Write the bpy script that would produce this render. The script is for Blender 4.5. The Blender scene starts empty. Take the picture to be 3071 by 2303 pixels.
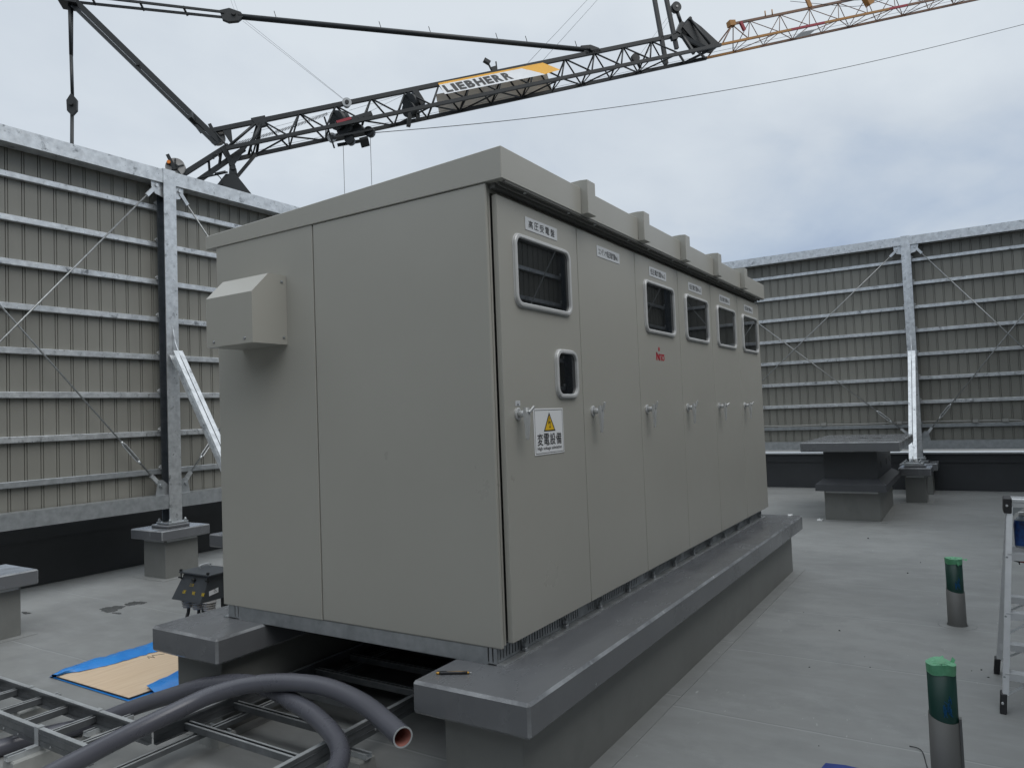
import bpy, bmesh, math, random
from mathutils import Vector, Matrix
random.seed(7)
R = math.radians
sc = bpy.context.scene
COL = sc.collection

# ------------------------------------------------------------------ camera
cd = bpy.data.cameras.new('camera')
cd.sensor_fit = 'HORIZONTAL'; cd.sensor_width = 36.0; cd.lens = 25.7035
cd.clip_start = 0.05; cd.clip_end = 3000
cam = bpy.data.objects.new('camera', cd); COL.objects.link(cam)
cam.location = (-2.86519, -1.91220, 1.73653)
cam.rotation_mode = 'XYZ'; cam.rotation_euler = (1.612406, 0.0383788, -1.0072669)
sc.camera = cam

# ------------------------------------------------------------------ light
SUN_EL, SUN_AZ = R(52), R(192)         # azimuth clockwise from +Y (compass style)
sc.view_settings.view_transform = 'Standard'; sc.view_settings.look = 'None'
sc.view_settings.exposure = 0.0; sc.view_settings.gamma = 1.0
w = bpy.data.worlds.new('World'); sc.world = w; w.use_nodes = True
nt = w.node_tree; nt.nodes.clear(); N = nt.nodes.new; L = nt.links.new
def wmath(op, a, b=None, clamp=False):
    n = N('ShaderNodeMath'); n.operation = op; n.use_clamp = clamp
    for i, x in enumerate((a, b)):
        if x is None: continue
        if isinstance(x, (int, float)): n.inputs[i].default_value = x
        else: L(x, n.inputs[i])
    return n.outputs[0]
tc = N('ShaderNodeTexCoord'); sep = N('ShaderNodeSeparateXYZ'); L(tc.outputs['Generated'], sep.inputs[0])
zc = wmath('MAXIMUM', sep.outputs[2], 0.0)
den = wmath('ADD', zc, 0.22)
comb = N('ShaderNodeCombineXYZ')
L(wmath('DIVIDE', sep.outputs[0], den), comb.inputs[0]); L(wmath('DIVIDE', sep.outputs[1], den), comb.inputs[1])
mp = N('ShaderNodeMapping'); mp.inputs['Scale'].default_value = (1.0, 1.35, 1.0); mp.inputs['Rotation'].default_value = (0, 0, 0.5)
mp.inputs['Location'].default_value = (3.1, 1.7, 0); L(comb.outputs[0], mp.inputs[0])
def wnoise(scale, det, dist):
    n = N('ShaderNodeTexNoise'); n.inputs['Scale'].default_value = scale; n.inputs['Detail'].default_value = det
    n.inputs['Roughness'].default_value = 0.52; n.inputs['Distortion'].default_value = dist; L(mp.outputs[0], n.inputs['Vector']); return n.outputs[0]
n1 = wnoise(1.1, 7, 0.4); n2 = wnoise(2.6, 8, 0.3)
cl = wmath('ADD', wmath('MULTIPLY', n1, 0.7), wmath('MULTIPLY', n2, 0.3))
# brightness index: cloud noise plus height above the horizon
idx = wmath('ADD', wmath('MULTIPLY', cl, 1.45), wmath('MULTIPLY', wmath('MINIMUM', zc, 0.5), 1.55))
ramp = N('ShaderNodeValToRGB'); L(wmath('SUBTRACT', idx, 0.53, True), ramp.inputs[0])
el = ramp.color_ramp.elements
el[0].position = 0.12; el[0].color = (3.2, 4.1, 5.75, 1)
el[1].position = 0.95; el[1].color = (7.3, 7.9, 8.45, 1)
e = el.new(0.42); e.color = (4.8, 5.65, 6.85, 1)
e = el.new(0.66); e.color = (6.2, 6.85, 7.6, 1)
sky = N('ShaderNodeTexSky'); sky.sky_type = 'NISHITA'; sky.sun_disc = False
sky.sun_elevation = SUN_EL; sky.sun_rotation = SUN_AZ
mx = N('ShaderNodeMixRGB'); mx.inputs[0].default_value = 0.93; L(sky.outputs[0], mx.inputs[1])
zr = N('ShaderNodeMapRange'); zr.interpolation_type = 'SMOOTHSTEP'; L(zc, zr.inputs[0])
zr.inputs[1].default_value = 0.52; zr.inputs[2].default_value = 0.95; zr.inputs[3].default_value = 1.0; zr.inputs[4].default_value = 1.75
vm = N('ShaderNodeVectorMath'); vm.operation = 'SCALE'; L(ramp.outputs[0], vm.inputs[0]); L(zr.outputs[0], vm.inputs['Scale']); L(vm.outputs[0], mx.inputs[2])
bg = N('ShaderNodeBackground'); bg.inputs[1].default_value = 0.1; L(mx.outputs[0], bg.inputs[0])
wo = N('ShaderNodeOutputWorld'); L(bg.outputs[0], wo.inputs[0])
sd = bpy.data.lights.new('sun', 'SUN'); sd.energy = 1.2; sd.angle = R(50); sd.color = (1.0, 0.97, 0.93)
so = bpy.data.objects.new('sun', sd); COL.objects.link(so); so.location = (0, 0, 60)
sv = Vector((math.sin(SUN_AZ)*math.cos(SUN_EL), math.cos(SUN_AZ)*math.cos(SUN_EL), math.sin(SUN_EL)))
so.rotation_euler = sv.to_track_quat('Z', 'Y').to_euler()

# ------------------------------------------------------------------ helpers
def loc_of(o):
    v = Vector((0, 0, 0))
    while o is not None:
        v += o.location; o = o.parent
    return v
class MB:
    """collects shapes into one mesh, given in world coordinates"""
    def __init__(s, T=None): s.bm = bmesh.new(); s.T = T
    def V(s, p): return s.bm.verts.new(Vector(s.T(*p)) if s.T else Vector(p))
    def poly(s, pts, mi=0, smooth=False):
        f = s.bm.faces.new([s.V(p) for p in pts]); f.material_index = mi; f.smooth = smooth; return f
    def hexa(s, p, mi=0, bev=0.0, seg=1, bmi=None):
        v = [s.V(q) for q in p]; fs = []
        for a in ((0,3,2,1),(4,5,6,7),(0,1,5,4),(1,2,6,5),(2,3,7,6),(3,0,4,7)):
            f = s.bm.faces.new([v[i] for i in a]); f.material_index = mi; fs.append(f)
        if bev > 0:
            es = list({e for f in fs for e in f.edges})
            r = bmesh.ops.bevel(s.bm, geom=es, offset=bev, segments=seg, affect='EDGES', profile=0.5)
            for f in r['faces']: f.material_index = mi if bmi is None else bmi
    def box(s, x0, x1, y0, y1, z0, z1, mi=0, bev=0.0, seg=1, bmi=None):
        s.hexa(((x0,y0,z0),(x1,y0,z0),(x1,y1,z0),(x0,y1,z0),(x0,y0,z1),(x1,y0,z1),(x1,y1,z1),(x0,y1,z1)), mi, bev, seg, bmi)
    def bar(s, a, b, wd, ht, up=(0,0,1), mi=0, bev=0.0):
        """rectangular bar from a to b: wd across, ht along up"""
        a = Vector(a); b = Vector(b); d = (b-a).normalized(); u = Vector(up)
        sdv = d.cross(u).normalized()*wd/2; uu = sdv.cross(d).normalized()*ht/2
        s.hexa([tuple(q) for q in (a-sdv-uu, a+sdv-uu, b+sdv-uu, b-sdv-uu, a-sdv+uu, a+sdv+uu, b+sdv+uu, b-sdv+uu)], mi, bev)
    def tube(s, pts, r, n=8, mi=0, caps=True, smooth=True):
        pts = [Vector(p) for p in pts]; rings = []; prev = None
        for i, p in enumerate(pts):
            t = (pts[min(i+1, len(pts)-1)] - pts[max(i-1, 0)]).normalized()
            if prev is None:
                ref = Vector((0,0,1)) if abs(t.z) < 0.9 else Vector((1,0,0)); nx = t.cross(ref).normalized()
            else: nx = (prev - t*prev.dot(t)).normalized()
            prev = nx; ny = t.cross(nx); rr = r[i] if isinstance(r, (list, tuple)) else r
            rings.append([s.V(p + (nx*math.cos(2*math.pi*k/n) + ny*math.sin(2*math.pi*k/n))*rr) for k in range(n)])
        for a, b in zip(rings, rings[1:]):
            for k in range(n):
                f = s.bm.faces.new((a[k], a[(k+1)%n], b[(k+1)%n], b[k])); f.material_index = mi; f.smooth = smooth
        if caps:
            for q in (rings[0][::-1], rings[-1]):
                f = s.bm.faces.new(q); f.material_index = mi
        return rings
    def prism(s, pts, vec, mi=0, bev=0.0):
        """closed polygon pts extruded by vec"""
        vec = Vector(vec); a = [s.V(p) for p in pts]; b = [s.V(tuple(Vector(p)+vec)) for p in pts]; n = len(pts); fs = []
        fs.append(s.bm.faces.new(a[::-1])); fs.append(s.bm.faces.new(b))
        for i in range(n): fs.append(s.bm.faces.new((a[i], a[(i+1)%n], b[(i+1)%n], b[i])))
        for f in fs: f.material_index = mi
        if bev > 0:
            es = list({e for f in fs for e in f.edges})
            r = bmesh.ops.bevel(s.bm, geom=es, offset=bev, segments=1, affect='EDGES', profile=0.5)
            for f in r['faces']: f.material_index = mi
    def loops(s, lps, mi=0, close=False, cap0=False, cap1=False, smooth=False):
        rs = [[s.V(p) for p in lp] for lp in lps]; n = len(rs[0])
        for a, b in zip(rs, rs[1:]):
            for k in range(n):
                f = s.bm.faces.new((a[k], a[(k+1)%n], b[(k+1)%n], b[k])); f.material_index = mi; f.smooth = smooth
        if cap0: s.bm.faces.new(rs[0][::-1]).material_index = mi
        if cap1: s.bm.faces.new(rs[-1]).material_index = mi
    def text(s, body, o, xd, yd, wd, ht, mi=0, off=0.0):
        """lettering fitted into a wd x ht box whose lower left corner is o"""
        c = bpy.data.curves.new('lettering', 'FONT'); c.body = body; c.resolution_u = 3; c.offset = off
        ob = bpy.data.objects.new('lettering', c); COL.objects.link(ob)
        dg = bpy.context.evaluated_depsgraph_get(); me = ob.evaluated_get(dg).to_mesh()
        vs = [v.co.copy() for v in me.vertices]; ps = [tuple(p.vertices) for p in me.polygons]
        ob.evaluated_get(dg).to_mesh_clear(); bpy.data.objects.remove(ob); bpy.data.curves.remove(c)
        if not vs: return
        x0 = min(v.x for v in vs); x1 = max(v.x for v in vs); y0 = min(v.y for v in vs); y1 = max(v.y for v in vs)
        o = Vector(o); xd = Vector(xd); yd = Vector(yd)
        nv = [s.V(tuple(o + xd*((v.x-x0)/(x1-x0)*wd) + yd*((v.y-y0)/(y1-y0)*ht))) for v in vs]
        for p in ps:
            try: s.bm.faces.new([nv[i] for i in p]).material_index = mi
            except ValueError: pass
    def bold(s, body, o, xd, yd, wd, ht, mi, t):
        n = Vector(xd).cross(Vector(yd)).normalized()
        for i, (u, v) in enumerate(((-t, 0), (t, 0), (0, -t*.7), (0, t*.7), (0, 0))):
            s.text(body, tuple(Vector(o)+Vector(xd)*u+Vector(yd)*v+n*(i*.00006)), xd, yd, wd, ht, mi)
    def build(s, name, mats, parent=None, recalc=True):
        if recalc: bmesh.ops.recalc_face_normals(s.bm, faces=s.bm.faces)
        me = bpy.data.meshes.new(name)
        if parent is not None:
            off = loc_of(parent)
            for v in s.bm.verts: v.co -= off
        s.bm.to_mesh(me); s.bm.free()
        for m in (mats if isinstance(mats, (list, tuple)) else [mats]): me.materials.append(m)
        o = bpy.data.objects.new(name, me); COL.objects.link(o)
        if parent is not None: o.parent = parent
        return o
def tag(o, label, cat, group=None):
    o['label'] = label; o['category'] = cat
    if group: o['group'] = group
    return o
def thing(name, loc, label, cat, group=None):
    o = bpy.data.objects.new(name, None); COL.objects.link(o); o.location = loc; o.empty_display_size = 0.1
    return tag(o, label, cat, group)
def struct(o): o['kind'] = 'structure'; return o
def dup(o, loc, label, parent=None):
    c = o.copy(); COL.objects.link(c); c.parent = parent
    if parent is None:
        c.location = loc
        if label: c['label'] = label
    for ch in list(o.children): dup(ch, None, None, c)
    return c
def single(mb, name, mats, loc, label, cat, group=None):
    """a thing that is one mesh, with its origin at loc"""
    o = mb.build(name, mats); o.location = loc
    for v in o.data.vertices: v.co -= Vector(loc)
    return tag(o, label, cat, group)

# ------------------------------------------------------------------ materials
def mat(name, c, rough=0.5, metal=0.0, var=0.0, vscale=4.0, c2=None, bump=0.0, bscale=60.0, spec=0.5,
        stain=None, stscale=3.0, stlo=0.58, sthi=0.66, stretch=None, rvar=0.0, coat=0.0, vdet=6):
    m = bpy.data.materials.new(name); m.use_nodes = True; t = m.node_tree; b = t.nodes['Principled BSDF']
    b.inputs['Roughness'].default_value = rough; b.inputs['Metallic'].default_value = metal
    b.inputs['Specular IOR Level'].default_value = spec; b.inputs['Coat Weight'].default_value = coat
    b.inputs['Base Color'].default_value = (*c, 1)
    new = t.nodes.new; ln = t.links.new
    if not (var or c2 or bump or stain or rvar): return m
    co = new('ShaderNodeTexCoord'); vec = co.outputs['Object']
    if stretch:
        mpn = new('ShaderNodeMapping'); mpn.inputs['Scale'].default_value = stretch; ln(vec, mpn.inputs[0]); vec = mpn.outputs[0]
    def noise(sc_, det, rough_=0.6):
        n = new('ShaderNodeTexNoise'); n.inputs['Scale'].default_value = sc_; n.inputs['Detail'].default_value = det
        n.inputs['Roughness'].default_value = rough_; ln(vec, n.inputs['Vector']); return n.outputs[0]
    col = None
    if var or c2:
        if c2 is None: c2 = tuple(min(1, x*(1+var)) for x in c); c1 = tuple(x*(1-var) for x in c)
        else: c1 = c
        rp = new('ShaderNodeValToRGB'); ln(noise(vscale, vdet), rp.inputs[0])
        rp.color_ramp.elements[0].position = 0.32; rp.color_ramp.elements[0].color = (*c1, 1)
        rp.color_ramp.elements[1].position = 0.68; rp.color_ramp.elements[1].color = (*c2, 1)
        col = rp.outputs[0]
    if stain:
        rp = new('ShaderNodeValToRGB'); ln(noise(stscale, 9, 0.65), rp.inputs[0])
        rp.color_ramp.elements[0].position = stlo; rp.color_ramp.elements[0].color = (0, 0, 0, 1)
        rp.color_ramp.elements[1].position = sthi; rp.color_ramp.elements[1].color = (1, 1, 1, 1)
        mxn = new('ShaderNodeMixRGB'); ln(rp.outputs[0], mxn.inputs[0]); mxn.inputs[2].default_value = (*stain, 1)
        if col is not None: ln(col, mxn.inputs[1])
        else: mxn.inputs[1].default_value = (*c, 1)
        col = mxn.outputs[0]
    if col is not None: ln(col, b.inputs['Base Color'])
    if rvar:
        mr = new('ShaderNodeMapRange'); ln(noise(vscale*1.7, 6), mr.inputs[0]); mr.inputs[1].default_value = 0.3; mr.inputs[2].default_value = 0.7
        mr.inputs[3].default_value = max(0.03, rough-rvar); mr.inputs[4].default_value = rough+rvar; ln(mr.outputs[0], b.inputs['Roughness'])
    if bump:
        bp = new('ShaderNodeBump'); bp.inputs['Strength'].default_value = bump; bp.inputs['Distance'].default_value = 0.004
        ln(noise(bscale, 5), bp.inputs['Height']); ln(bp.outputs[0], b.inputs['Normal'])
    return m
M = {}
M['cab'] = mat('cabinet_paint', (0.366, 0.359, 0.324), 0.33, c2=(0.386, 0.379, 0.343), vscale=0.8, bump=0.14, bscale=1.8, rvar=0.06)
M['cabdark'] = mat('cabinet_shadow_gap', (0.10, 0.10, 0.095), 0.6)
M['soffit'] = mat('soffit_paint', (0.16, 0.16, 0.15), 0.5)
M['alu'] = mat('window_frame_aluminium', (0.56, 0.565, 0.56), 0.38, 0.15, var=0.04, vscale=20)
M['steelhandle'] = mat('handle_metal', (0.62, 0.63, 0.63), 0.3, 0.45)
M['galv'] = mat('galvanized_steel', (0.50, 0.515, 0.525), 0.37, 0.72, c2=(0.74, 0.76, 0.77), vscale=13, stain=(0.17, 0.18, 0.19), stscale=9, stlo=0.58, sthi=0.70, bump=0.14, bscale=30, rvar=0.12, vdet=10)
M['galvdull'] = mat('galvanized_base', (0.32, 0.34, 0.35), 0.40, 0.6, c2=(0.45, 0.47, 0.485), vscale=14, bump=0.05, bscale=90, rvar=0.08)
M['galvshade'] = mat('galvanized_shaded', (0.17, 0.19, 0.21), 0.34, 0.85, c2=(0.24, 0.26, 0.28), vscale=10)  # darker copy of the galvanized steel: shade inside the columns put into colour
M['galvrod'] = mat('galvanized_rod', (0.34, 0.35, 0.35), 0.4, 0.6, var=0.2, vscale=30)
M['clad'] = mat('corrugated_cladding', (0.210, 0.206, 0.182), 0.5, var=0.08, vscale=1.2, stretch=(1, 1, 0.4))
def sheet_tone(m):
    t = m.node_tree; b_ = t.nodes['Principled BSDF']; ln = t.links.new; src = b_.inputs['Base Color'].links[0].from_socket
    co = t.nodes.new('ShaderNodeTexCoord'); s = t.nodes.new('ShaderNodeSeparateXYZ'); ln(co.outputs['Object'], s.inputs[0])
    def mt(op, x, y):
        n = t.nodes.new('ShaderNodeMath'); n.operation = op
        for i_, q in enumerate((x, y)):
            if isinstance(q, (int, float)): n.inputs[i_].default_value = q
            else: ln(q, n.inputs[i_])
        return n.outputs[0]
    u = mt('FLOOR', mt('DIVIDE', mt('ADD', mt('ADD', s.outputs[0], s.outputs[1]), 20.0), 0.628), 0); wn = t.nodes.new('ShaderNodeTexWhiteNoise'); wn.noise_dimensions = '1D'; ln(u, wn.inputs['W'])
    sc_ = mt('ADD', mt('MULTIPLY', wn.outputs['Value'], 0.16), 0.92); v = t.nodes.new('ShaderNodeVectorMath'); v.operation = 'SCALE'; ln(src, v.inputs[0]); ln(sc_, v.inputs['Scale']); ln(v.outputs[0], b_.inputs['Base Color'])
sheet_tone(M['clad'])
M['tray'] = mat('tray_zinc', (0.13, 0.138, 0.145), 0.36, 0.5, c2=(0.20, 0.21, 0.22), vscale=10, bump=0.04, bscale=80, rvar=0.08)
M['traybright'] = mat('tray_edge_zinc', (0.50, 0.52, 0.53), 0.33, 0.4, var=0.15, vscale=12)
M['wall'] = mat('plinth_coating', (0.185, 0.188, 0.178), 0.42, var=0.08, vscale=2.5, bump=0.14, bscale=24, stain=(0.15, 0.153, 0.146), stscale=3, stlo=0.55, sthi=0.8)
M['cap'] = mat('urethane_cap', (0.125, 0.129, 0.137), 0.23, c2=(0.150, 0.155, 0.163), vscale=1.5, bump=0.25, bscale=20, rvar=0.14, stain=(0.20, 0.206, 0.214), stscale=3.2, stlo=0.58, sthi=0.85, stretch=(0.8, 1.4, 1), vdet=10)
M['caphighlight'] = mat('urethane_edge_highlight', (0.13, 0.135, 0.143), 0.2, c2=(0.30, 0.31, 0.32), vscale=6, bump=0.8, bscale=60, rvar=0.12, vdet=12)  # paler chamfers: sky highlight along the cap edges put into colour
M['capmatte'] = mat('urethane_matte', (0.070, 0.073, 0.080), 0.5, var=0.08, vscale=3, bump=0.15, bscale=30)
M['strip'] = mat('edge_strip_aluminium', (0.52, 0.53, 0.53), 0.4, 0.3, var=0.08, vscale=20)
M['parapet'] = mat('parapet_membrane', (0.040, 0.043, 0.047), 0.5, var=0.12, vscale=2)
M['coping'] = mat('coping_trim', (0.72, 0.74, 0.75), 0.4, 0.2)
M['black'] = mat('black_plastic', (0.018, 0.018, 0.02), 0.45)
M['crane'] = mat('crane_dark_paint', (0.012, 0.0145, 0.0155), 0.45, var=0.25, vscale=2)
M['orange'] = mat('jib_orange_paint', (0.42, 0.19, 0.03), 0.55, c2=(0.30, 0.15, 0.05), vscale=1.2)
M['brown'] = mat('jib_faded_paint', (0.24, 0.12, 0.06), 0.6, c2=(0.13, 0.085, 0.07), vscale=1.5)
M['red'] = mat('red_paint', (0.30, 0.02, 0.035), 0.5)
M['amber'] = mat('amber_lens', (0.75, 0.22, 0.02), 0.35)
M['rope'] = mat('wire_rope', (0.12, 0.125, 0.13), 0.5, 0.4)
M['disc'] = mat('grey_reel', (0.22, 0.21, 0.20), 0.5, c2=(0.4, 0.39, 0.37), vscale=3)
M['white'] = mat('white_plate', (0.78, 0.79, 0.80), 0.35)
M['bannerwhite'] = mat('banner_white_vinyl', (0.66, 0.67, 0.68), 0.5, var=0.04, vscale=2)
M['banneryellow'] = mat('banner_yellow_vinyl', (0.72, 0.36, 0.02), 0.5, var=0.06, vscale=2)
M['bannerback'] = mat('banner_reverse', (0.62, 0.61, 0.59), 0.6, c2=(0.70, 0.64, 0.56), vscale=0.8)
def translucent(m):
    t = m.node_tree; b_ = t.nodes['Principled BSDF']; o = t.nodes['Material Output']; tr = t.nodes.new('ShaderNodeBsdfTranslucent'); ms = t.nodes.new('ShaderNodeMixShader')
    ms.inputs[0].default_value = 0.5; ln = t.links.new
    src = b_.inputs['Base Color'].links[0].from_socket; ln(src, tr.inputs[0]); ln(b_.outputs[0], ms.inputs[1]); ln(tr.outputs[0], ms.inputs[2]); ln(ms.outputs[0], o.inputs[0])
translucent(M['bannerback'])
M['ink'] = mat('black_ink', (0.012, 0.012, 0.013), 0.5)
M['signred'] = mat('logo_red', (0.42, 0.01, 0.03), 0.4)
M['signyellow'] = mat('warning_yellow', (0.80, 0.50, 0.02), 0.4)
M['platewhite'] = mat('name_plate_acrylic', (0.62, 0.64, 0.66), 0.3)
M['pipe'] = mat('coated_conduit', (0.088, 0.090, 0.108), 0.30, c2=(0.104, 0.106, 0.125), vscale=2, bump=0.05, bscale=70, rvar=0.07)
M['pipein'] = mat('conduit_lining', (0.40, 0.17, 0.14), 0.55, var=0.15, vscale=12)
M['block'] = mat('cast_support_block', (0.33, 0.335, 0.32), 0.7, var=0.12, vscale=9, bump=0.2, bscale=60)
M['tarp'] = mat('blue_sheet', (0.015, 0.20, 0.62), 0.32, c2=(0.03, 0.27, 0.72), vscale=7, bump=0.25, bscale=25)
M['ply'] = mat('plywood_face', (0.64, 0.47, 0.31), 0.55, c2=(0.74, 0.58, 0.41), vscale=5, stretch=(0.5, 7, 1), vdet=9)
M['plyshade_mark'] = mat('plywood_shade_mark', (0.10, 0.07, 0.05), 0.7)  # dark lower layer: shadow under the sheet put into colour; also the scribble
M['green'] = mat('green_duct', (0.007, 0.045, 0.035), 0.42, var=0.15, vscale=5)
M['tape'] = mat('green_masking_tape', (0.08, 0.30, 0.15), 0.4, c2=(0.16, 0.44, 0.25), vscale=18, bump=0.4, bscale=45)
M['sleeve'] = mat('grey_sleeve', (0.125, 0.125, 0.12), 0.5, var=0.06, vscale=4)
M['chalk'] = mat('blue_marker', (0.0, 0.09, 0.24), 0.6)
M['ladder'] = mat('ladder_aluminium', (0.70, 0.71, 0.72), 0.34, 0.45, var=0.06, vscale=15)
M['water'] = mat('wet_patch', (0.115, 0.118, 0.116), 0.16, var=0.1, vscale=6)
M['label'] = mat('blue_bottle_label', (0.02, 0.12, 0.42), 0.35, c2=(0.03, 0.03, 0.10), vscale=30)
M['bottle'] = mat('bottle_plastic', (0.30, 0.34, 0.38), 0.15)
M['box'] = mat('terminal_box_paint', (0.055, 0.061, 0.068), 0.38, var=0.12, vscale=8)
M['porcelain'] = mat('grey_bushing', (0.34, 0.33, 0.32), 0.3)
M['yellowink'] = mat('yellow_stencil', (0.62, 0.44, 0.02), 0.6)
M['cloth'] = mat('blue_cloth', (0.03, 0.06, 0.28), 0.75, var=0.2, vscale=14, bump=0.3, bscale=90)
M['gold'] = mat('pen_bronze', (0.55, 0.30, 0.06), 0.25, 0.5)
M['conduitgrey'] = mat('grey_conduit', (0.30, 0.30, 0.285), 0.5)
M['plasticgrey'] = mat('debris_grey', (0.03, 0.03, 0.032), 0.6)
M['paper'] = mat('white_scrap', (0.6, 0.61, 0.61), 0.6)
# window panes: dark wired glass that mirrors the yard
def pane_mat():
    m = bpy.data.materials.new('wired_glass'); m.use_nodes = True; t = m.node_tree; b = t.nodes['Principled BSDF']
    b.inputs['Base Color'].default_value = (0.004, 0.005, 0.006, 1); b.inputs['Roughness'].default_value = 0.015
    b.inputs['IOR'].default_value = 2.0
    co = t.nodes.new('ShaderNodeTexCoord'); s = t.nodes.new('ShaderNodeSeparateXYZ'); t.links.new(co.outputs['Object'], s.inputs[0])
    def mt(op, a, b_):
        n = t.nodes.new('ShaderNodeMath'); n.operation = op
        for i, x in enumerate((a, b_)):
            if isinstance(x, (int, float)): n.inputs[i].default_value = x
            else: t.links.new(x, n.inputs[i])
        return n.outputs[0]
    out = None
    for sg in (1.0, -1.0):
        q = mt('ADD', s.outputs[0], mt('MULTIPLY', s.outputs[2], sg*0.6)); fr = mt('ABSOLUTE', mt('SUBTRACT', mt('FRACT', mt('DIVIDE', q, 0.022), 0), 0.5), 0)
        ln_ = mt('LESS_THAN', fr, 0.028); out = ln_ if out is None else mt('MAXIMUM', out, ln_)
    mxn = t.nodes.new('ShaderNodeMixRGB'); t.links.new(out, mxn.inputs[0]); mxn.inputs[1].default_value = (0.004, 0.005, 0.006, 1); mxn.inputs[2].default_value = (0.06, 0.062, 0.065, 1)
    t.links.new(mxn.outputs[0], b.inputs['Base Color']); return m
M['pane'] = pane_mat()
# roof floor: grey sheet membrane with welded laps, scuffs and dust
def floor_mat():
    m = bpy.data.materials.new('roof_membrane'); m.use_nodes = True; t = m.node_tree; b = t.nodes['Principled BSDF']
    new = t.nodes.new; ln = t.links.new
    co = new('ShaderNodeTexCoord'); V = co.outputs['Object']
    def nz(scale, det, stretch=(1, 1, 1), rot=0.0, rough=0.6):
        mpn = new('ShaderNodeMapping'); mpn.inputs['Scale'].default_value = stretch; mpn.inputs['Rotation'].default_value = (0, 0, rot); ln(V, mpn.inputs[0])
        n = new('ShaderNodeTexNoise'); n.inputs['Scale'].default_value = scale; n.inputs['Detail'].default_value = det; n.inputs['Roughness'].default_value = rough
        ln(mpn.outputs[0], n.inputs['Vector']); return n.outputs[0]
    def rmp(x, p0, c0, p1, c1):
        r = new('ShaderNodeValToRGB'); ln(x, r.inputs[0]); r.color_ramp.elements[0].position = p0; r.color_ramp.elements[0].color = (*c0, 1)
        r.color_ramp.elements[1].position = p1; r.color_ramp.elements[1].color = (*c1, 1); return r.outputs[0]
    def mix(f, a, c, op='MIX'):
        n = new('ShaderNodeMixRGB'); n.blend_type = op
        if isinstance(f, float): n.inputs[0].default_value = f
        else: ln(f, n.inputs[0])
        ln(a, n.inputs[1])
        if isinstance(c, tuple): n.inputs[2].default_value = (*c, 1)
        else: ln(c, n.inputs[2])
        return n.outputs[0]
    K = (0, 0, 0); Wt = (1, 1, 1)
    col = rmp(nz(0.42, 7), 0.33, (0.205, 0.209, 0.205), 0.67, (0.280, 0.284, 0.277))
    col = mix(rmp(nz(7, 8, (1, 0.35, 1), 0.3), 0.45, K, 0.75, (0.35,)*3), col, (0.36, 0.37, 0.37))
    col = mix(rmp(nz(3.5, 7), 0.52, K, 0.70, (0.5,)*3), col, (0.205, 0.210, 0.207))
    col = mix(rmp(nz(0.8, 9, (1, 1, 1), 0, 0.7), 0.57, K, 0.60, (0.22,)*3), col, (0.19, 0.195, 0.192))
    col = mix(rmp(nz(70, 3), 0.66, K, 0.74, (0.35,)*3), col, (0.16, 0.165, 0.165))
    # pale chalky scuffs, in patches
    sc1 = rmp(nz(16, 4, (0.55, 2.6, 1), 0.5), 0.66, K, 0.73, Wt); pt = rmp(nz(0.9, 3), 0.50, K, 0.62, Wt)
    f = mix(1.0, sc1, pt, 'MULTIPLY'); col = mix(f, col, (0.48, 0.49, 0.48))
    # lap seams every 1.16 m across the yard
    s = new('ShaderNodeSeparateXYZ'); ln(V, s.inputs[0])
    def mt(op, a, b_=0.0):
        n = new('ShaderNodeMath'); n.operation = op
        for i, x in enumerate((a, b_)):
            if isinstance(x, (int, float)): n.inputs[i].default_value = x
            else: ln(x, n.inputs[i])
        return n.outputs[0]
    wob = mt('MULTIPLY', nz(1.4, 2), 0.05)
    q = mt('FRACT', mt('DIVIDE', mt('ADD', mt('SUBTRACT', s.outputs[0], 1.28-0.58), wob), 1.16))
    dd = mt('ABSOLUTE', mt('SUBTRACT', q, 0.52))
    lnm = mt('MULTIPLY', mt('LESS_THAN', dd, 0.005), 0.26); col = mix(lnm, col, (0.50, 0.51, 0.51))
    d2 = mt('ABSOLUTE', mt('SUBTRACT', q, 0.532)); lnm = mt('MULTIPLY', mt('LESS_THAN', d2, 0.004), 0.30); col = mix(lnm, col, (0.13, 0.14, 0.145))
    ln(col, b.inputs['Base Color']); b.inputs['Specular IOR Level'].default_value = 0.4
    mr = new('ShaderNodeMapRange'); ln(nz(1.3, 6), mr.inputs[0]); mr.inputs[1].default_value = 0.3; mr.inputs[2].default_value = 0.7; mr.inputs[3].default_value = 0.42; mr.inputs[4].default_value = 0.68
    ln(mr.outputs[0], b.inputs['Roughness'])
    bp = new('ShaderNodeBump'); bp.inputs['Strength'].default_value = 0.12; bp.inputs['Distance'].default_value = 0.01; ln(nz(5, 6), bp.inputs['Height']); ln(bp.outputs[0], b.inputs['Normal'])
    return m
M['floor'] = floor_mat()
M['ground'] = mat('city_ground', (0.12, 0.12, 0.115), 0.8, var=0.3, vscale=0.02)

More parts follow.
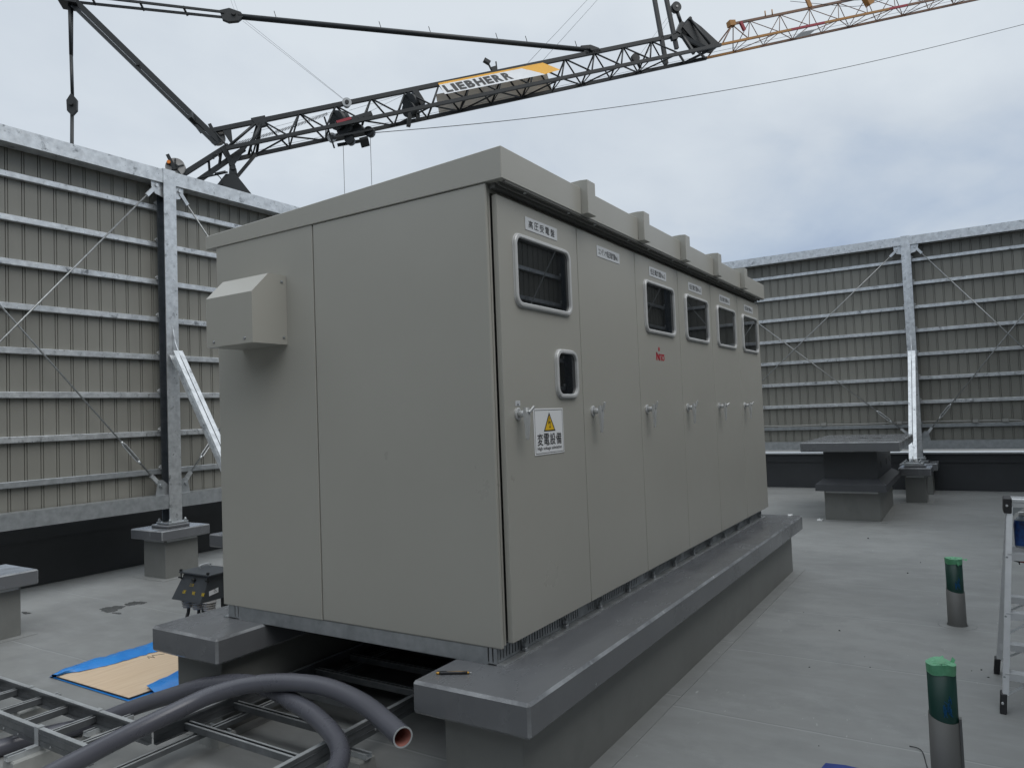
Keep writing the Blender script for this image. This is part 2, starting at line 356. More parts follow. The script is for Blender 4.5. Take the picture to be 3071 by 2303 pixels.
# ------------------------------------------------------------------ setting
mb = MB(); mb.box(-1500, 1500, -1500, 1500, -14.4, -14.0); g = struct(mb.build('ground', M['ground']))
mb = MB(); mb.box(-9, 13.42, -6.6, 7.5, -14.0, 0.0); g = struct(mb.build('roof_floor', M['floor']))
def parapet(x0, x1, y0, y1, side, label):
    p = thing('parapet_wall', ((x0+x1)/2, (y0+y1)/2, 0), label, 'parapet')
    mb = MB(); mb.box(x0, x1, y0, y1, 0, 0.655); mb.build('wall', M['parapet'], p)
    mb = MB()                                  # upstand band proud of the wall
    e = 0.03
    if side == 'x': mb.box(x0-e, x0-0.002, y0, y1, 0.525, 0.655)
    elif side == 'y': mb.box(x0, x1, y0-e, y0-0.002, 0.525, 0.655)
    else: mb.box(x0, x1, y1+0.002, y1+e, 0.525, 0.655)
    mb.build('upstand_band', M['parapet'], p)
    mb = MB(); c = 0.05
    if side == 'x': mb.box(x0-c, x1+0.02, y0, y1, 0.688, 0.716); mb.box(x0-0.01, x1, y0, y1, 0.658, 0.687, 1)
    elif side == 'y': mb.box(x0, x1, y0-0.01, y1, 0.657, 0.672); mb.box(x0+.1, x1-.1, y0+.02, y1-.02, 0.6555, 0.6565, 1)
    else: mb.box(x0, x1, y0, y1+0.01, 0.657, 0.672); mb.box(x0+.1, x1-.1, y0+.02, y1-.02, 0.6555, 0.6565, 1)
    mb.build('coping', [M['coping'] if side == 'x' else M['parapet'], M['parapet']], p)
parapet(13.13, 13.42, -6.6, 7.17, 'x', 'dark low wall with bright metal coping line at the far end of the roof')
parapet(-9, 13.42, 7.2, 7.5, 'y', 'near black low wall under the fence on the left')
parapet(-9, 13.1, -4.6, -4.3, '-y', 'dark low wall on the side opposite the cabinet doors, outside the picture')

RAILZ = (4.429, 3.979, 3.524, 3.072, 2.616, 2.162, 1.705, 1.253)
def fence(name_label, T, u0, u1, cols, rakers, braces, span_label=None):
    base = T((u0+u1)/2, 0, 0)
    F = thing('screen_fence', base, name_label, 'fence')
    mb = MB(T)                                  # trapezoid ribbed sheet
    pts = []; u = u0; k = 0; P = 0.157
    while u < u1:
        pts += [(u, 0.232), (u+0.121, 0.232), (u+0.123, 0.248), (u+0.129, 0.248), (u+0.131, 0.236), (u+0.146, 0.236), (u+0.148, 0.244), (u+0.153, 0.244), (u+0.155, 0.232)]; u += P
    lo = [mb.V((a, b, 0.80)) for a, b in pts]; hi = [mb.V((a, b, 4.80)) for a, b in pts]
    for i in range(len(pts)-1): mb.bm.faces.new((lo[i], lo[i+1], hi[i+1], hi[i]))
    mb.build('cladding', M['clad'], F, recalc=False)
    edges = [u0] + [c for c in cols] + [u1]
    for a, b in zip(edges, edges[1:]):
        ga = 0.0 if a == u0 else 0.08; gb = 0.0 if b == u1 else 0.08
        mb = MB(T); mb.box(a+ga, b-gb, 0.012, 0.222, 4.822, 4.835); mb.box(a+ga, b-gb, 0.012, 0.022, 4.672, 4.822); mb.box(a+ga, b-gb, 0.023, 0.19, 4.672, 4.682)
        mb.build('top_beam', M['galv'], F)
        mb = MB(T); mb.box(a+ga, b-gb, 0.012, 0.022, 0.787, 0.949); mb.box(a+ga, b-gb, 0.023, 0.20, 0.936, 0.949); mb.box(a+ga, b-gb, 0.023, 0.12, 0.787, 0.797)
        mb.build('bottom_beam', M['galvdull'], F)  # duller zinc: dark floor mirrored in the beam is put into colour
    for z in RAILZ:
        mb = MB(T); mb.box(u0, u1, 0.170, 0.229, z-0.065, z, 0, 0.006); mb.build('rail', M['galv'] if z > 1.5 else M['galvdull'], F)  # lowest rail in duller zinc, reflection of the dark floor painted in
    mb = MB(T); mb.box(u0, u1, 0.215, 0.275, 4.838, 4.855); mb.box(u0, u1, 0.268, 0.275, 4.78, 4.837); mb.build('top_flashing', M['galvdull'], F)
    for c in cols:
        mb = MB(T); h = 0.079
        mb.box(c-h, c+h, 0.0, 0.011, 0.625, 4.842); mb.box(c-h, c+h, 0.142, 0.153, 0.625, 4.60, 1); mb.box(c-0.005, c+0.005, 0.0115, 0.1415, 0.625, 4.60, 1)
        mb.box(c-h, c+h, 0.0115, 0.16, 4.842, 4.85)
        co = mb.build('column', [M['galv'], M['galvshade']], F)
        mb = MB(T); mb.box(c-0.125, c+0.125, -0.055, 0.205, 0.603, 0.625, 0, 0.003); mb.build('base_plate', M['galvdull'], co)
        for sx in (-1, 1):
            for zz in (-0.03, 0.18):
                mb = MB(T); mb.tube([(c+sx*0.10, zz, 0.55), (c+sx*0.10, zz, 0.665)], 0.010, 8); mb.tube([(c+sx*0.10, zz, 0.626), (c+sx*0.10, zz, 0.648)], 0.018, 6, smooth=False); mb.build('anchor_bolt', M['galvdull'], co)
            for z in RAILZ:
                mb = MB(T); mb.box(c+sx*(h+0.002), c+sx*(h+0.012), 0.145, 0.168, z-0.005, z+0.045); mb.tube([(c+sx*(h+.013), .156, z+.02), (c+sx*(h+.03), .156, z+.02)], 0.010, 6); mb.build('rail_cleat', M['galv'], co)
            tg = [(c+sx*0.006, 4.735), (c+sx*0.215, 4.735), (c+sx*0.205, 4.60), (c+sx*0.16, 4.53), (c+sx*0.006, 4.49)]
            mb = MB(T); mb.prism([(a, 0.046, b) for a, b in tg], (0, 0.012, 0)); mb.tube([(c+sx*0.15, 0.02, 4.625), (c+sx*0.15, 0.085, 4.625)], 0.022, 6); mb.build('gusset_plate', M['galv'], co)
            bg_ = [(c+sx*0.006, 0.90), (c+sx*0.225, 0.90), (c+sx*0.215, 0.98), (c+sx*0.185, 1.125), (c+sx*0.13, 1.125), (c+sx*0.006, 1.02)]
            mb = MB(T); mb.prism([(a, 0.046, b) for a, b in bg_], (0, 0.012, 0)); mb.tube([(c+sx*0.16, 0.02, 1.065), (c+sx*0.16, 0.085, 1.065)], 0.020, 6); mb.build('gusset_plate', M['galvdull'], co)
    for a, b, dz in braces:                      # rods from a gusset high on column a down to column b
        s = 1 if b > a else -1
        A = Vector((a+s*0.20, 0.052+dz, 4.56)); B = Vector((b-s*0.19, 0.052+dz, 1.11)); d = (B-A).normalized()
        mb = MB(T); mb.tube([tuple(A), tuple(B)], 0.0095, 8); br = mb.build('brace_rod', M['galvrod'], F)
        for P0, sg in ((A, 1), (B, -1)):
            mb = MB(T); q = P0 - d*sg*0.06; r = P0 + d*sg*0.10
            for o in (-0.014, 0.014): mb.bar((q.x, q.y+o, q.z), (r.x, r.y+o*0.6, r.z), 0.010, 0.045, up=(d.z, 0, -d.x))
            mb.build('clevis', M['galv'], br)
        c0 = B - d*0.62; c1 = B - d*0.32
        mb = MB(T); nx = Vector((d.z, 0, -d.x))
        for o in (-0.018, 0.018): mb.tube([tuple(c0+nx*o*0.4), tuple(c0+d*0.04+nx*o), tuple(c1-d*0.04+nx*o), tuple(c1+nx*o*0.4)], 0.0065, 6)
        for q in (c0, c1): mb.tube([tuple(q-d*0.02), tuple(q+d*0.02)], 0.014, 6)
        mb.build('turnbuckle', M['galv'], br)
    for c in rakers:
        A = Vector((c, -0.06, 2.62)); B = Vector((c, -1.36, 0.68)); dd = (B-A).normalized()
        nrm = Vector((0, dd.z, -dd.y)); up = nrm if nrm.y < 0 else -nrm
        mb = MB(T)
        for o in (-0.033, 0.033):
            a0 = A + Vector((o, 0, 0)); b0 = B + Vector((o, 0, 0))
            mb.bar(tuple(a0+up*0.045), tuple(b0+up*0.045), 0.055, 0.006, up=tuple(up))
            mb.bar(tuple(a0-up*0.045), tuple(b0-up*0.045), 0.055, 0.006, up=tuple(up))
            ox = Vector((math.copysign(0.0215, -o), 0, 0))
            mb.bar(tuple(a0+ox), tuple(b0+ox), 0.006, 0.083, up=tuple(up))
        rk = mb.build('raking_strut', M['galv'], F)
        mb = MB(T); mb.prism([(c-0.005, -0.002, 2.30), (c-0.005, -0.002, 2.95), (c-0.005, -0.05, 2.75), (c-0.005, -0.20, 2.45), (c-0.005, -0.10, 2.38)], (0.010, 0, 0)); mb.build('gusset_plate', M['galv'], rk)
        mb = MB(T); mb.prism([(c-0.005, -1.30, 0.647), (c-0.005, -1.46, 0.647), (c-0.005, -1.43, 0.76), (c-0.005, -1.22, 0.95), (c-0.005, -1.18, 0.86)], (0.010, 0, 0)); mb.build('foot_gusset', M['galv'], rk)
        mb = MB(T); mb.box(c-0.16, c+0.16, -1.62, -1.22, 0.622, 0.646, 0, 0.003); mb.build('base_plate', M['galvdull'], rk)
        for sx in (-1, 1):
            for zz in (-1.56, -1.28):
                mb = MB(T); mb.tube([(c+sx*0.11, zz, 0.646), (c+sx*0.11, zz, 0.672)], 0.022, 6, smooth=False); mb.tube([(c+sx*0.11, zz, 0.646), (c+sx*0.11, zz, 0.69)], 0.010, 8); mb.build('anchor_bolt', M['galvdull'], rk)
    return F
LC = (-0.95, 2.36, 5.6, 8.9)
fence('tall ribbed screen fence on the left behind the cabinet, galvanised rails over grey beige sheet',
      lambda u, w_, z: (u, 6.15+w_, z), -6.2, 13.08, LC, LC,
      [(2.36, -0.95, 0), (-0.95, 2.36, 0.022), (2.36, 5.6, 0), (5.6, 2.36, 0.022), (5.6, 8.9, 0), (8.9, 5.6, .022)])
FC = (-3.72, -0.97, 3.28)
fence('tall ribbed screen fence across the far end on the right, with crossed tie rods',
      lambda u, w_, z: (12.882+w_, u, z), -3.88, 6.38, FC, FC[1:],
      [(-0.97, 3.28, 0), (3.28, -0.97, 0.022), (-0.97, -4.02, 0), (-4.02, -0.97, 0.022)])
SC = (0.9, 4.35, 7.8, 12.6)
fence('tall ribbed screen fence facing the cabinet doors, seen only as a reflection in the windows',
      lambda u, w_, z: (u, -3.65-w_, z), -6.2, 12.88, SC, (), [(7.8, 4.35, 0), (4.35, 7.8, .022), (7.8, 12.6, 0), (12.6, 7.8, .022)])
fence('tall ribbed screen fence closing the yard behind the viewpoint, outside the picture',
      lambda u, w_, z: (-6.2-w_, u, z), -3.6, 6.3, (-1.9, 1.4, 4.7), (), [])

# ------------------------------------------------------------------ concrete bases
def cap_mesh(x0, x1, y0, y1, z0, z1, ch=0.011):
    mb = MB(); mb.box(x0, x1, y0, y1, z0, z1, 0, ch, 1, 1); return mb
def footing(label, x0, x1, y0, y1, zcap0, zcap1, o=0.1, strips='xy'):
    f = thing('concrete_footing', ((x0+x1)/2, (y0+y1)/2, 0), label, 'footing', 'coated concrete footings')
    mb = MB(); mb.box(x0+o, x1-o, y0+o, y1-o, 0, zcap0+0.01, 0, 0.006); mb.build('pedestal', M['wall'], f)
    cap_mesh(x0, x1, y0, y1, zcap0, zcap1).build('cap', [M['cap'], M['caphighlight']], f)
    mb = MB(); t = 0.004
    a0, a1, b0, b1 = x0+o, x1-o, y0+o, y1-o
    mb.box(a0-t-.001, a0-.001, b0+.02, b1-.02, zcap0-0.032, zcap0-0.004); mb.box(a0+.02, a1-.02, b0-t-.001, b0-.001, zcap0-0.032, zcap0-0.004)
    mb.build('edge_strip', M['strip'], f)
    mb = MB(); mb.box(a0-0.09, a1+0.09, b0-0.09, b1+0.09, 0.0005, 0.004); mb.build('membrane_skirt', M['floor'], f)
    if 'g' in strips:
        mb = MB(); mb.box((x0+x1)/2-.15, (x0+x1)/2+.15, (y0+y1)/2-.16, (y0+y1)/2+.16, zcap1-0.002, zcap1+0.035, 0, 0.01); mb.build('grout_pad', M['cap'], f)
    return f
footing('square dark capped footing carrying the galvanised column of the left fence', 2.04, 2.66, 5.93, 6.56, 0.45, 0.565, strips='g')
footing('dark capped footing half hidden behind the cabinet under the left raking strut', 2.04, 2.66, 4.43, 5.08, 0.45, 0.585, strips='g')
footing('dark capped footing cut off by the left edge of the picture', -0.95, 0.335, 5.03, 5.62, 0.43, 0.555)
footing('front one of the two small footings on the right, under the raking strut', 11.03, 11.72, -1.255, -0.77, 0.455, 0.585, o=0.09, strips='g')
footing('rear one of the two small footings on the right, under the fence column', 12.25, 12.98, -1.30, -0.70, 0.44, 0.565, o=0.09, strips='g')
for q, (a, b) in enumerate(((-1.27, 5.93), (5.28, 5.93))): footing(('dark capped footing under a left fence column beyond the picture edge', 'dark capped footing under a left fence column hidden behind the cabinet')[q], a, a+.63, b, b+.63, .45, .565, strips='g')

# two tier pipe shaft on the right
S = thing('roof_shaft', (9.75, -0.34, 0), 'broad two tier dark shaft with an overhanging slab top, right of the cabinet', 'shaft')
mb = MB(); mb.box(8.82, 10.72, -0.70, 0.04, 0, 0.445, 0, 0.006); mb.build('pedestal', M['wall'], S)
mb = MB(); a = (8.70, 11.0, -0.80, 0.14)
mb.loops([[(a[0], a[2], .435), (a[1], a[2], .435), (a[1], a[3], .435), (a[0], a[3], .435)], [(a[0], a[2], .53), (a[1], a[2], .53), (a[1], a[3], .53), (a[0], a[3], .53)],
          [(a[0]+.02, a[2]+.02, .548), (a[1]-.02, a[2]+.02, .548), (a[1]-.02, a[3]-.02, .548), (a[0]+.02, a[3]-.02, .548)], [(8.80, -.70, .612), (10.75, -.70, .612), (10.75, .04, .612), (8.80, .04, .612)]], 0, cap0=True, cap1=True)
mb.build('ledge', M['capmatte'], S)
mb = MB(); mb.box(8.80, 10.75, -0.695, 0.022, 0.614, 1.03); mb.build('upper_wall', M['parapet'], S)
mb = MB(); mb.box(8.52, 11.02, -1.025, 0.29, 1.02, 1.158, 0, 0.014, 1, 1); mb.build('top_slab', [M['cap'], M['caphighlight']], S)
for x, z0, z1 in ((9.26, .745, .83), (10.03, .74, .83), (10.5, .75, .84)):
    mb = MB(); mb.box(x-0.035, x+0.035, -0.70, -0.6965, z0, z1); mb.build('slot', M['ink'], S)
for x, y in ((9.75, -.42), (9.72, -.62)):
    mb = MB(); mb.tube([(x, y, 1.1575), (x, y, 1.1605)], 0.07, 14); mb.build('drain_hole', M['ink'], S)
mb = MB(); mb.box(8.812, 8.818, -0.68, 0.02, 0.40, 0.432); mb.build('edge_strip', M['strip'], S)
mb = MB(); mb.box(8.72, 10.82, -.80, .14, .0005, .004); mb.build('membrane_skirt', M['floor'], S)

# plinth beams under the cabinet
def plinth(label, y0, y1):
    p = thing('plinth_beam', (2.46, (y0+y1)/2, 0), label, 'plinth', 'plinth beams under the cabinet')
    x0, x1, o = -0.318, 5.237, 0.1
    mb = MB(); mb.box(x0+o, x1-o, y0+o, y1-o, 0, 0.43, 0, 0.005); mb.build('wall', M['wall'], p)
    cap_mesh(x0, x1, y0, y1, 0.420, 0.566, 0.013).build('cap', [M['cap'], M['caphighlight']], p)
    mb = MB(); mb.box(x0+o-.005, x0+o-.001, y0+o+.03, y1-o-.03, 0.394, 0.416); mb.build('edge_strip', M['strip'], p)
    mb = MB(); mb.box(x0, x1, y0+0.005, y1-0.005, 0.0005, 0.004); mb.build('membrane_skirt', M['floor'], p)
    return p
plinth('long grey capped concrete plinth beam carrying the front of the cabinet', -0.331, 0.283)
plinth('grey capped concrete plinth beam carrying the rear of the cabinet, mostly hidden', 1.672, 2.285)

# ------------------------------------------------------------------ switchgear cabinet
DX = (0.042, 0.875, 1.724, 2.564, 3.393, 4.247, 5.068)
CB = thing('switchgear_cabinet', (2.53, 1.02, 0.566), 'large beige grey outdoor switchgear cabinet with six doors standing on plinth beams', 'switchgear')
mb = MB(); mb.box(0.022, 5.045, 0.032, 2.02, 0.655, 2.84); mb.build('body', M['cab'], CB)
# side panels (two sheets with a joint), rolled front edge
for a, b in ((0.0, 1.1795), (1.1845, 2.039)):
    mb = MB(); mb.box(0.0, 0.0215, a, b, 0.645, 2.846, 0, 0.009 if a == 0 else 0.004, 3); mb.build('side_panel', M['cab'], CB)
mb = MB(); mb.box(5.0455, 5.066, 0.0, 2.039, 0.645, 2.846, 0, 0.005); mb.build('side_panel', M['cab'], CB)
mb = MB(); mb.box(0.0225, 5.0445, 2.0205, 2.039, 0.645, 2.846); mb.build('back_panel', M['cab'], CB)
mb = MB(); mb.box(0.0225, 0.0365, 0.002, 0.0315, 0.66, 2.806); mb.box(0.0225, 5.0445, 0.004, 0.0315, 2.807, 2.845); mb.box(5.032, 5.0445, .006, .0315, .66, 2.806); mb.build('door_frame', M['cab'], CB)
mb = MB(); mb.box(0.037, 5.0315, 0.029, 0.0314, 0.662, 2.806); mb.build('door_gap_shade', M['cabdark'], CB)  # dark sheet behind the doors: shadow in the door gaps put into colour
# roof with sloping top and front fascia
def roofz(y): return 3.001 - (y+0.099)*(0.071/2.232)
mb = MB(); pf = [(-0.099, 2.846), (-0.099, 3.001), (2.133, 2.930), (2.133, 2.846)]
mb.prism([(-0.007, y, z) for y, z in pf], (5.095, 0, 0), 0, 0.003); RO = mb.build('roof', M['cab'], CB)
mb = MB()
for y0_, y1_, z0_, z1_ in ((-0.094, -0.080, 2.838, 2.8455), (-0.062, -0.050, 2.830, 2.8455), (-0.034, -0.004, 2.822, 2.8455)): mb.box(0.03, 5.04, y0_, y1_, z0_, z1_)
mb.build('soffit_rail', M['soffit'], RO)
for x in (0.25, 0.72, 1.05, 1.55, 1.9, 2.38, 2.72, 3.2, 3.55, 4.05, 4.4, 4.85):
    mb = MB(); mb.tube([(x, -0.07, 2.836), (x, -0.07, 2.8458)], 0.009, 8); mb.build('soffit_bolt', M['steelhandle'], RO)
for x in (0.87, 1.70, 2.525, 3.355, 4.207):
    mb = MB(); t = 0.05
    mb.prism([(x-t, y, z) for y, z in ((-0.143, 2.848), (-0.143, 3.040), (-0.099, 3.043), (2.14, 2.972), (2.14, 2.86), (2.134, 2.86), (2.134, 2.9312), (-0.1, 3.0028), (-0.1, 2.848))], (2*t, 0, 0), 0, 0.002)
    mb.build('joint_cover', M['cab'], RO)
# vent hood on the side panel
H = MB(); y0, y1 = 1.404, 1.806
H.loops([[(-0.0008, a, b) for a, b in ((y0, 2.186), (y1, 2.186), (y1, 2.585), (y0, 2.585))],
         [(-0.128, a, b) for a, b in ((y0, 2.186), (y1, 2.186), (y1, 2.583), (y0, 2.583))],
         [(-0.243, a, b) for a, b in ((y0, 2.186), (y1, 2.186), (y1, 2.468), (y0, 2.468))]], 0, cap0=False, cap1=True)
H.box(-0.225, -0.02, y0+.02, y1-.02, 2.20, 2.202, 1)
HO = H.build('vent_hood', [M['cab'], M['ink']], CB)
for p, n in (((-0.243, 1.47, 2.215), (-1, 0, 0)), ((-0.243, 1.74, 2.215), (-1, 0, 0)), ((-0.035, 1.404, 2.545), (0, -1, 0)), ((-0.028, 1.404, 2.225), (0, -1, 0))):
    mb = MB(); a = Vector(p); n = Vector(n); mb.tube([tuple(a+n*.0005), tuple(a+n*0.003)], 0.009, 10); mb.tube([tuple(a+n*.0035), tuple(a+n*0.006)], [0.0065, 0.003], 8); mb.build('screw', M['galvdull'], HO)
# base channel with slotted webs
Bm = MB()
def slotted(mb, u0, u1, T3, z0, z1, pitch, gaps):
    # bars between slots, top and bottom flats
    mb.box(*T3(u0, u1), z1-0.008, z1); mb.box(*T3(u0, u1), z0, z0+0.012)
    u = u0
    while u < u1-1e-6:
        bar = 0.017 if not any(abs(u-g) < 0.05 for g in gaps) else pitch
        e_ = min(u+bar, u1); mb.box(*T3(u, e_), z0+0.0122, z1-0.0082); u += pitch
slotted(Bm, 0.02, 5.02, lambda a, b: (a, b, 0.040, 0.046), 0.573, 0.645, 0.0265, DX[1:6])
Bm.box(0.005, 5.026, -0.006, 0.0395, 0.5665, 0.5725, 1)
Bm.box(0.02, 5.02, 0.0465, 0.056, 0.5725, 0.5785)
for s in (0, 1):                               # end channels
    xx = (0.005, 0.011) if s == 0 else (5.020, 5.026)
    Bm.box(*xx, 0.036, 0.0555, 0.5725, 0.645); Bm.box(*xx, 0.0635, 0.0805, 0.5725, 0.645); Bm.box(*xx, 0.0885, 1.905, 0.5665, 0.645)
    Bm.box(*xx, 1.913, 1.935, 0.5725, 0.645); Bm.box(*xx, 1.943, 2.0, 0.5725, 0.645)
    Bm.box(*xx, 0.0556, 0.0634, 0.5725, 0.580); Bm.box(*xx, 0.0806, 0.0884, 0.5725, 0.580); Bm.box(*xx, 1.9051, 1.9129, .5725, .58); Bm.box(*xx, 1.9351, 1.9429, .5725, .58)
Bm.box(0.0112, 5.0198, 1.994, 2.0, 0.5725, 0.645); Bm.box(0.005, 5.026, 1.995, 2.05, 0.5665, 0.5722)
BF = Bm.build('base_frame', [M['galvdull'], M['galv']], CB)
mb = MB(); mb.box(5.029, 5.034, 0.29, 1.66, 0.003, 0.66); mb.build('light_block_panel', M['galvshade'], CB)  # added panel, shuts light out of the gap under the cabinet
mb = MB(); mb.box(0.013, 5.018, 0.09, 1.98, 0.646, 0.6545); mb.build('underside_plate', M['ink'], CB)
mb = MB(); mb.box(0.02, 5.018, 0.095, 0.10, 0.57, 0.645); mb.build('cavity_shade', M['ink'], BF)  # black sheet behind the slots: darkness of the base cavity put into colour
for k in range(12):
    x = 0.235+0.4275*k
    mb = MB(); mb.box(x-0.013, x+0.013, 0.010, 0.036, 0.573, 0.592, 0, 0.003); mb.box(x-0.009, x+0.009, 0.014, 0.034, 0.5925, 0.618, 0, 0.003); mb.tube([(x, 0.016, 0.6), (x, 0.016, 0.635)], 0.005, 6); mb.build('anchor_clip', M['galvdull'], BF)

# doors
def rrect(x0, x1, z0, z1, r, y, n=6):
    pts = []
    for cx, cz, a0 in ((x1-r, z1-r, 0), (x0+r, z1-r, 90), (x0+r, z0+r, 180), (x1-r, z0+r, 270)):
        for k in range(n+1):
            a = R(a0+90*k/n); pts.append((cx+r*math.cos(a), y, cz+r*math.sin(a)))
    return pts
YD = -0.033
def window(door, x0, x1, z0, z1, r=0.055):
    mb = MB(); l = lambda i, y, rr: rrect(x0+i, x1-i, z0+i, z1-i, rr, YD-y)
    mb.loops([l(-0.002, 0.0005, r+.002), l(-.002, 0.003, r+.002), l(0.001, 0.004, r), l(0.001, 0.013, r), l(0.005, 0.018, r-.005), l(0.017, 0.019, r-.013), l(0.0215, 0.016, r-.016), l(0.022, 0.004, r-.017)], 0, smooth=False)
    mb.build('window_frame', M['alu'], door)
    mb = MB(); mb.loops([rrect(x0+.019, x1-.019, z0+.019, z1-.019, r-.015, YD-.0006), rrect(x0+.019, x1-.019, z0+.019, z1-.019, r-.015, YD-.004)], 0, cap0=True, cap1=True); mb.build('window_pane', M['pane'], door)
def plate(door, x0, x1, z0, z1, body, spread, th=0.42, xa=None):
    mb = MB(); mb.box(x0, x1, YD-0.0025, YD-0.0006, z0, z1, 0)
    y = YD-0.0030; h = (z1-z0)*th; zb = (z0+z1)/2-h/2
    if spread:
        n = len(body); W_ = (x1-x0)*0.86; p = W_/n
        for i, ch in enumerate(body): mb.bold(ch, (x0+(x1-x0)*0.07+p*i+p*0.14, y, zb), (1, 0, 0), (0, 0, 1), p*0.74, h, 1, 0.0006)
    else: mb.bold(body, (x0+(x1-x0)*0.07, y, zb), (1, 0, 0), (0, 0, 1), (x1-x0)*0.86, h, 1, 0.0005)
    mb.build('name_plate', [M['platewhite'], M['ink']], door)
def handle(door, x, tilt):
    z = 1.738; mb = MB()
    mb.tube([(x, YD-.0005, z), (x, YD-.006, z), (x, YD-.008, z)], [0.030, 0.030, 0.026], 20, smooth=False)
    mb.tube([(x, YD-.0085, z), (x, YD-.05, z)], 0.0165, 16)
    mb.loops([[(x-.019, YD-.044, z+.030), (x+.019, YD-.044, z+.030), (x+.019, YD-.058, z+.030), (x-.019, YD-.058, z+.030)],
              [(x-.019, YD-.044, z-.022), (x+.019, YD-.044, z-.022), (x+.019, YD-.062, z-.022), (x-.019, YD-.062, z-.022)],
              [(x-.013, YD-.046, z-.07), (x+.013, YD-.046, z-.07), (x+.013, YD-.060, z-.07), (x-.013, YD-.060, z-.07)],
              [(x-.010, YD-.046, z-.118), (x+.010, YD-.046, z-.118), (x+.010, YD-.056, z-.118), (x-.010, YD-.056, z-.118)],
              [(x-.007, YD-.048, z-.126), (x+.007, YD-.048, z-.126), (x+.007, YD-.053, z-.126), (x-.007, YD-.053, z-.126)]], 0, cap0=True, cap1=True)
    c, s_ = math.cos(tilt), math.sin(tilt)     # key lever folded up beside the grip
    mb.bar((x+.004, YD-.064, z+.004), (x+.004+.034*s_, YD-.078, z+.004+.046*c), 0.016, 0.010, up=(0, 1, 0), bev=0.002)
    mb.build('handle', M['steelhandle'], door)
NAMES = ('高圧受電盤', 'コンデンサ低圧電灯盤No.1', '低圧電灯盤No.2', '低圧電灯盤No.3', '低圧動力盤No.1', '低圧動力盤No.2')
doors = []
for i in range(6):
    a, b = DX[i]+0.003, DX[i+1]-0.003
    mb = MB(); mb.box(a, b, YD, -0.002, 0.668, 2.795, 0, 0.004, 3); D = mb.build('door', M['cab'], CB); doors.append(D)
    cx = (0.458, 1.30, 2.144, 2.98, 3.82, 4.657)[i]
    plate(D, cx-0.165+(.008 if i == 0 else 0), cx+0.17+(.008 if i == 0 else 0), 2.673, 2.740, NAMES[i], i == 0, 0.60 if i else 0.58)
    hx = (0.160, 0.991, 1.826, 2.661, 3.496, 4.338)[i]; handle(D, hx, (0.9, -0.1, -0.1, 0.25, 1.2, 1.0)[i])
    if i != 1: window(D, cx-0.295+.008, cx+0.295+.008, 2.268, 2.636)
D = doors[0]
window(D, 0.553, 0.803, 1.814, 2.078, 0.06)
mb = MB(); mb.box(0.142, 0.184, YD-.0022, YD-.0006, 1.777, 1.802); y = YD-.0027
mb.text('ハンドル', (0.147, y, 1.791), (1,0,0), (0,0,1), 0.032, 0.006, 1, .01); mb.text('開閉', (0.152, y, 1.780), (1,0,0), (0,0,1), 0.022, 0.007, 1, .01); mb.build('handle_sticker', [M['platewhite'], M['ink']], D)
mb = MB(); X0, X1, Z0, Z1 = 0.306, 0.617, 1.524, 1.761; mb.box(X0, X1, YD-.003, YD-.0006, Z0, Z1, 0, 0.0008); y = YD-.0034
wd, ht = X1-X0, Z1-Z0
def fr(x0, x1, z0, z1, t, mi):
    for q in ((x0, x1, z0, z0+t), (x0, x1, z1-t, z1), (x0, x0+t, z0+t, z1-t), (x1-t, x1, z0+t, z1-t)): mb.poly([(q[0], y, q[2]), (q[1], y, q[2]), (q[1], y, q[3]), (q[0], y, q[3])], mi)
fr(X0+.009, X1-.009, Z0+.007, Z1-.007, 0.0028, 1)
cx = (X0+X1)/2+0.004; zt = Z1-0.020; zb = Z0+0.118
def tri(s, yy, mi): mb.poly([(cx-0.060*s, yy, zb+0.006-0.006*s), (cx+0.060*s, yy, zb+0.006-.006*s), (cx, yy, zb+(zt-zb)*(0.5+0.5*s) - (1-s)*0.03)], mi)
mb.poly([(cx-.062, y, zb), (cx+.062, y, zb), (cx, y, zt)], 1)
mb.poly([(cx-.049, y-.0004, zb+.007), (cx+.049, y-.0004, zb+.007), (cx, y-.0004, zt-.016)], 2)
yy = y-.0008; zz = zb+.012
mb.poly([(cx+.003, yy, zz+.062), (cx-.012, yy, zz+.030), (cx+.0, yy, zz+.034), (cx-.001, yy, zz+.028), (cx-.006, yy, zz+.027)], 1) if False else None
mb.poly([(cx+.004, yy, zz+.060), (cx-.002, yy, zz+.060), (cx-.013, yy, zz+.030), (cx-.006, yy, zz+.030)], 1)
mb.poly([(cx-.013, yy, zz+.030), (cx-.010, yy, zz+.025), (cx+.010, yy, zz+.038), (cx+.008, yy, zz+.042)], 1)
mb.poly([(cx+.005, yy, zz+.039), (cx+.011, yy, zz+.039), (cx+.006, yy, zz+.012), (cx+.002, yy, zz+.012)], 1)
mb.poly([(cx-.004, yy, zz+.013), (cx+.003, yy, zz+.001), (cx+.011, yy, zz+.013)], 1)
for k, ch in enumerate('変電設備'): mb.bold(ch, (X0+.030+k*.0655, y, Z0+.048), (1,0,0), (0,0,1), 0.056, 0.060, 1, 0.0013)
mb.bold('High voltage substation', (X0+.030, y, Z0+.020), (1,0,0), (0,0,1), wd-.058, 0.021, 1, 0.0005)
mb.build('warning_sign', [M['white'], M['ink'], M['signyellow']], D)
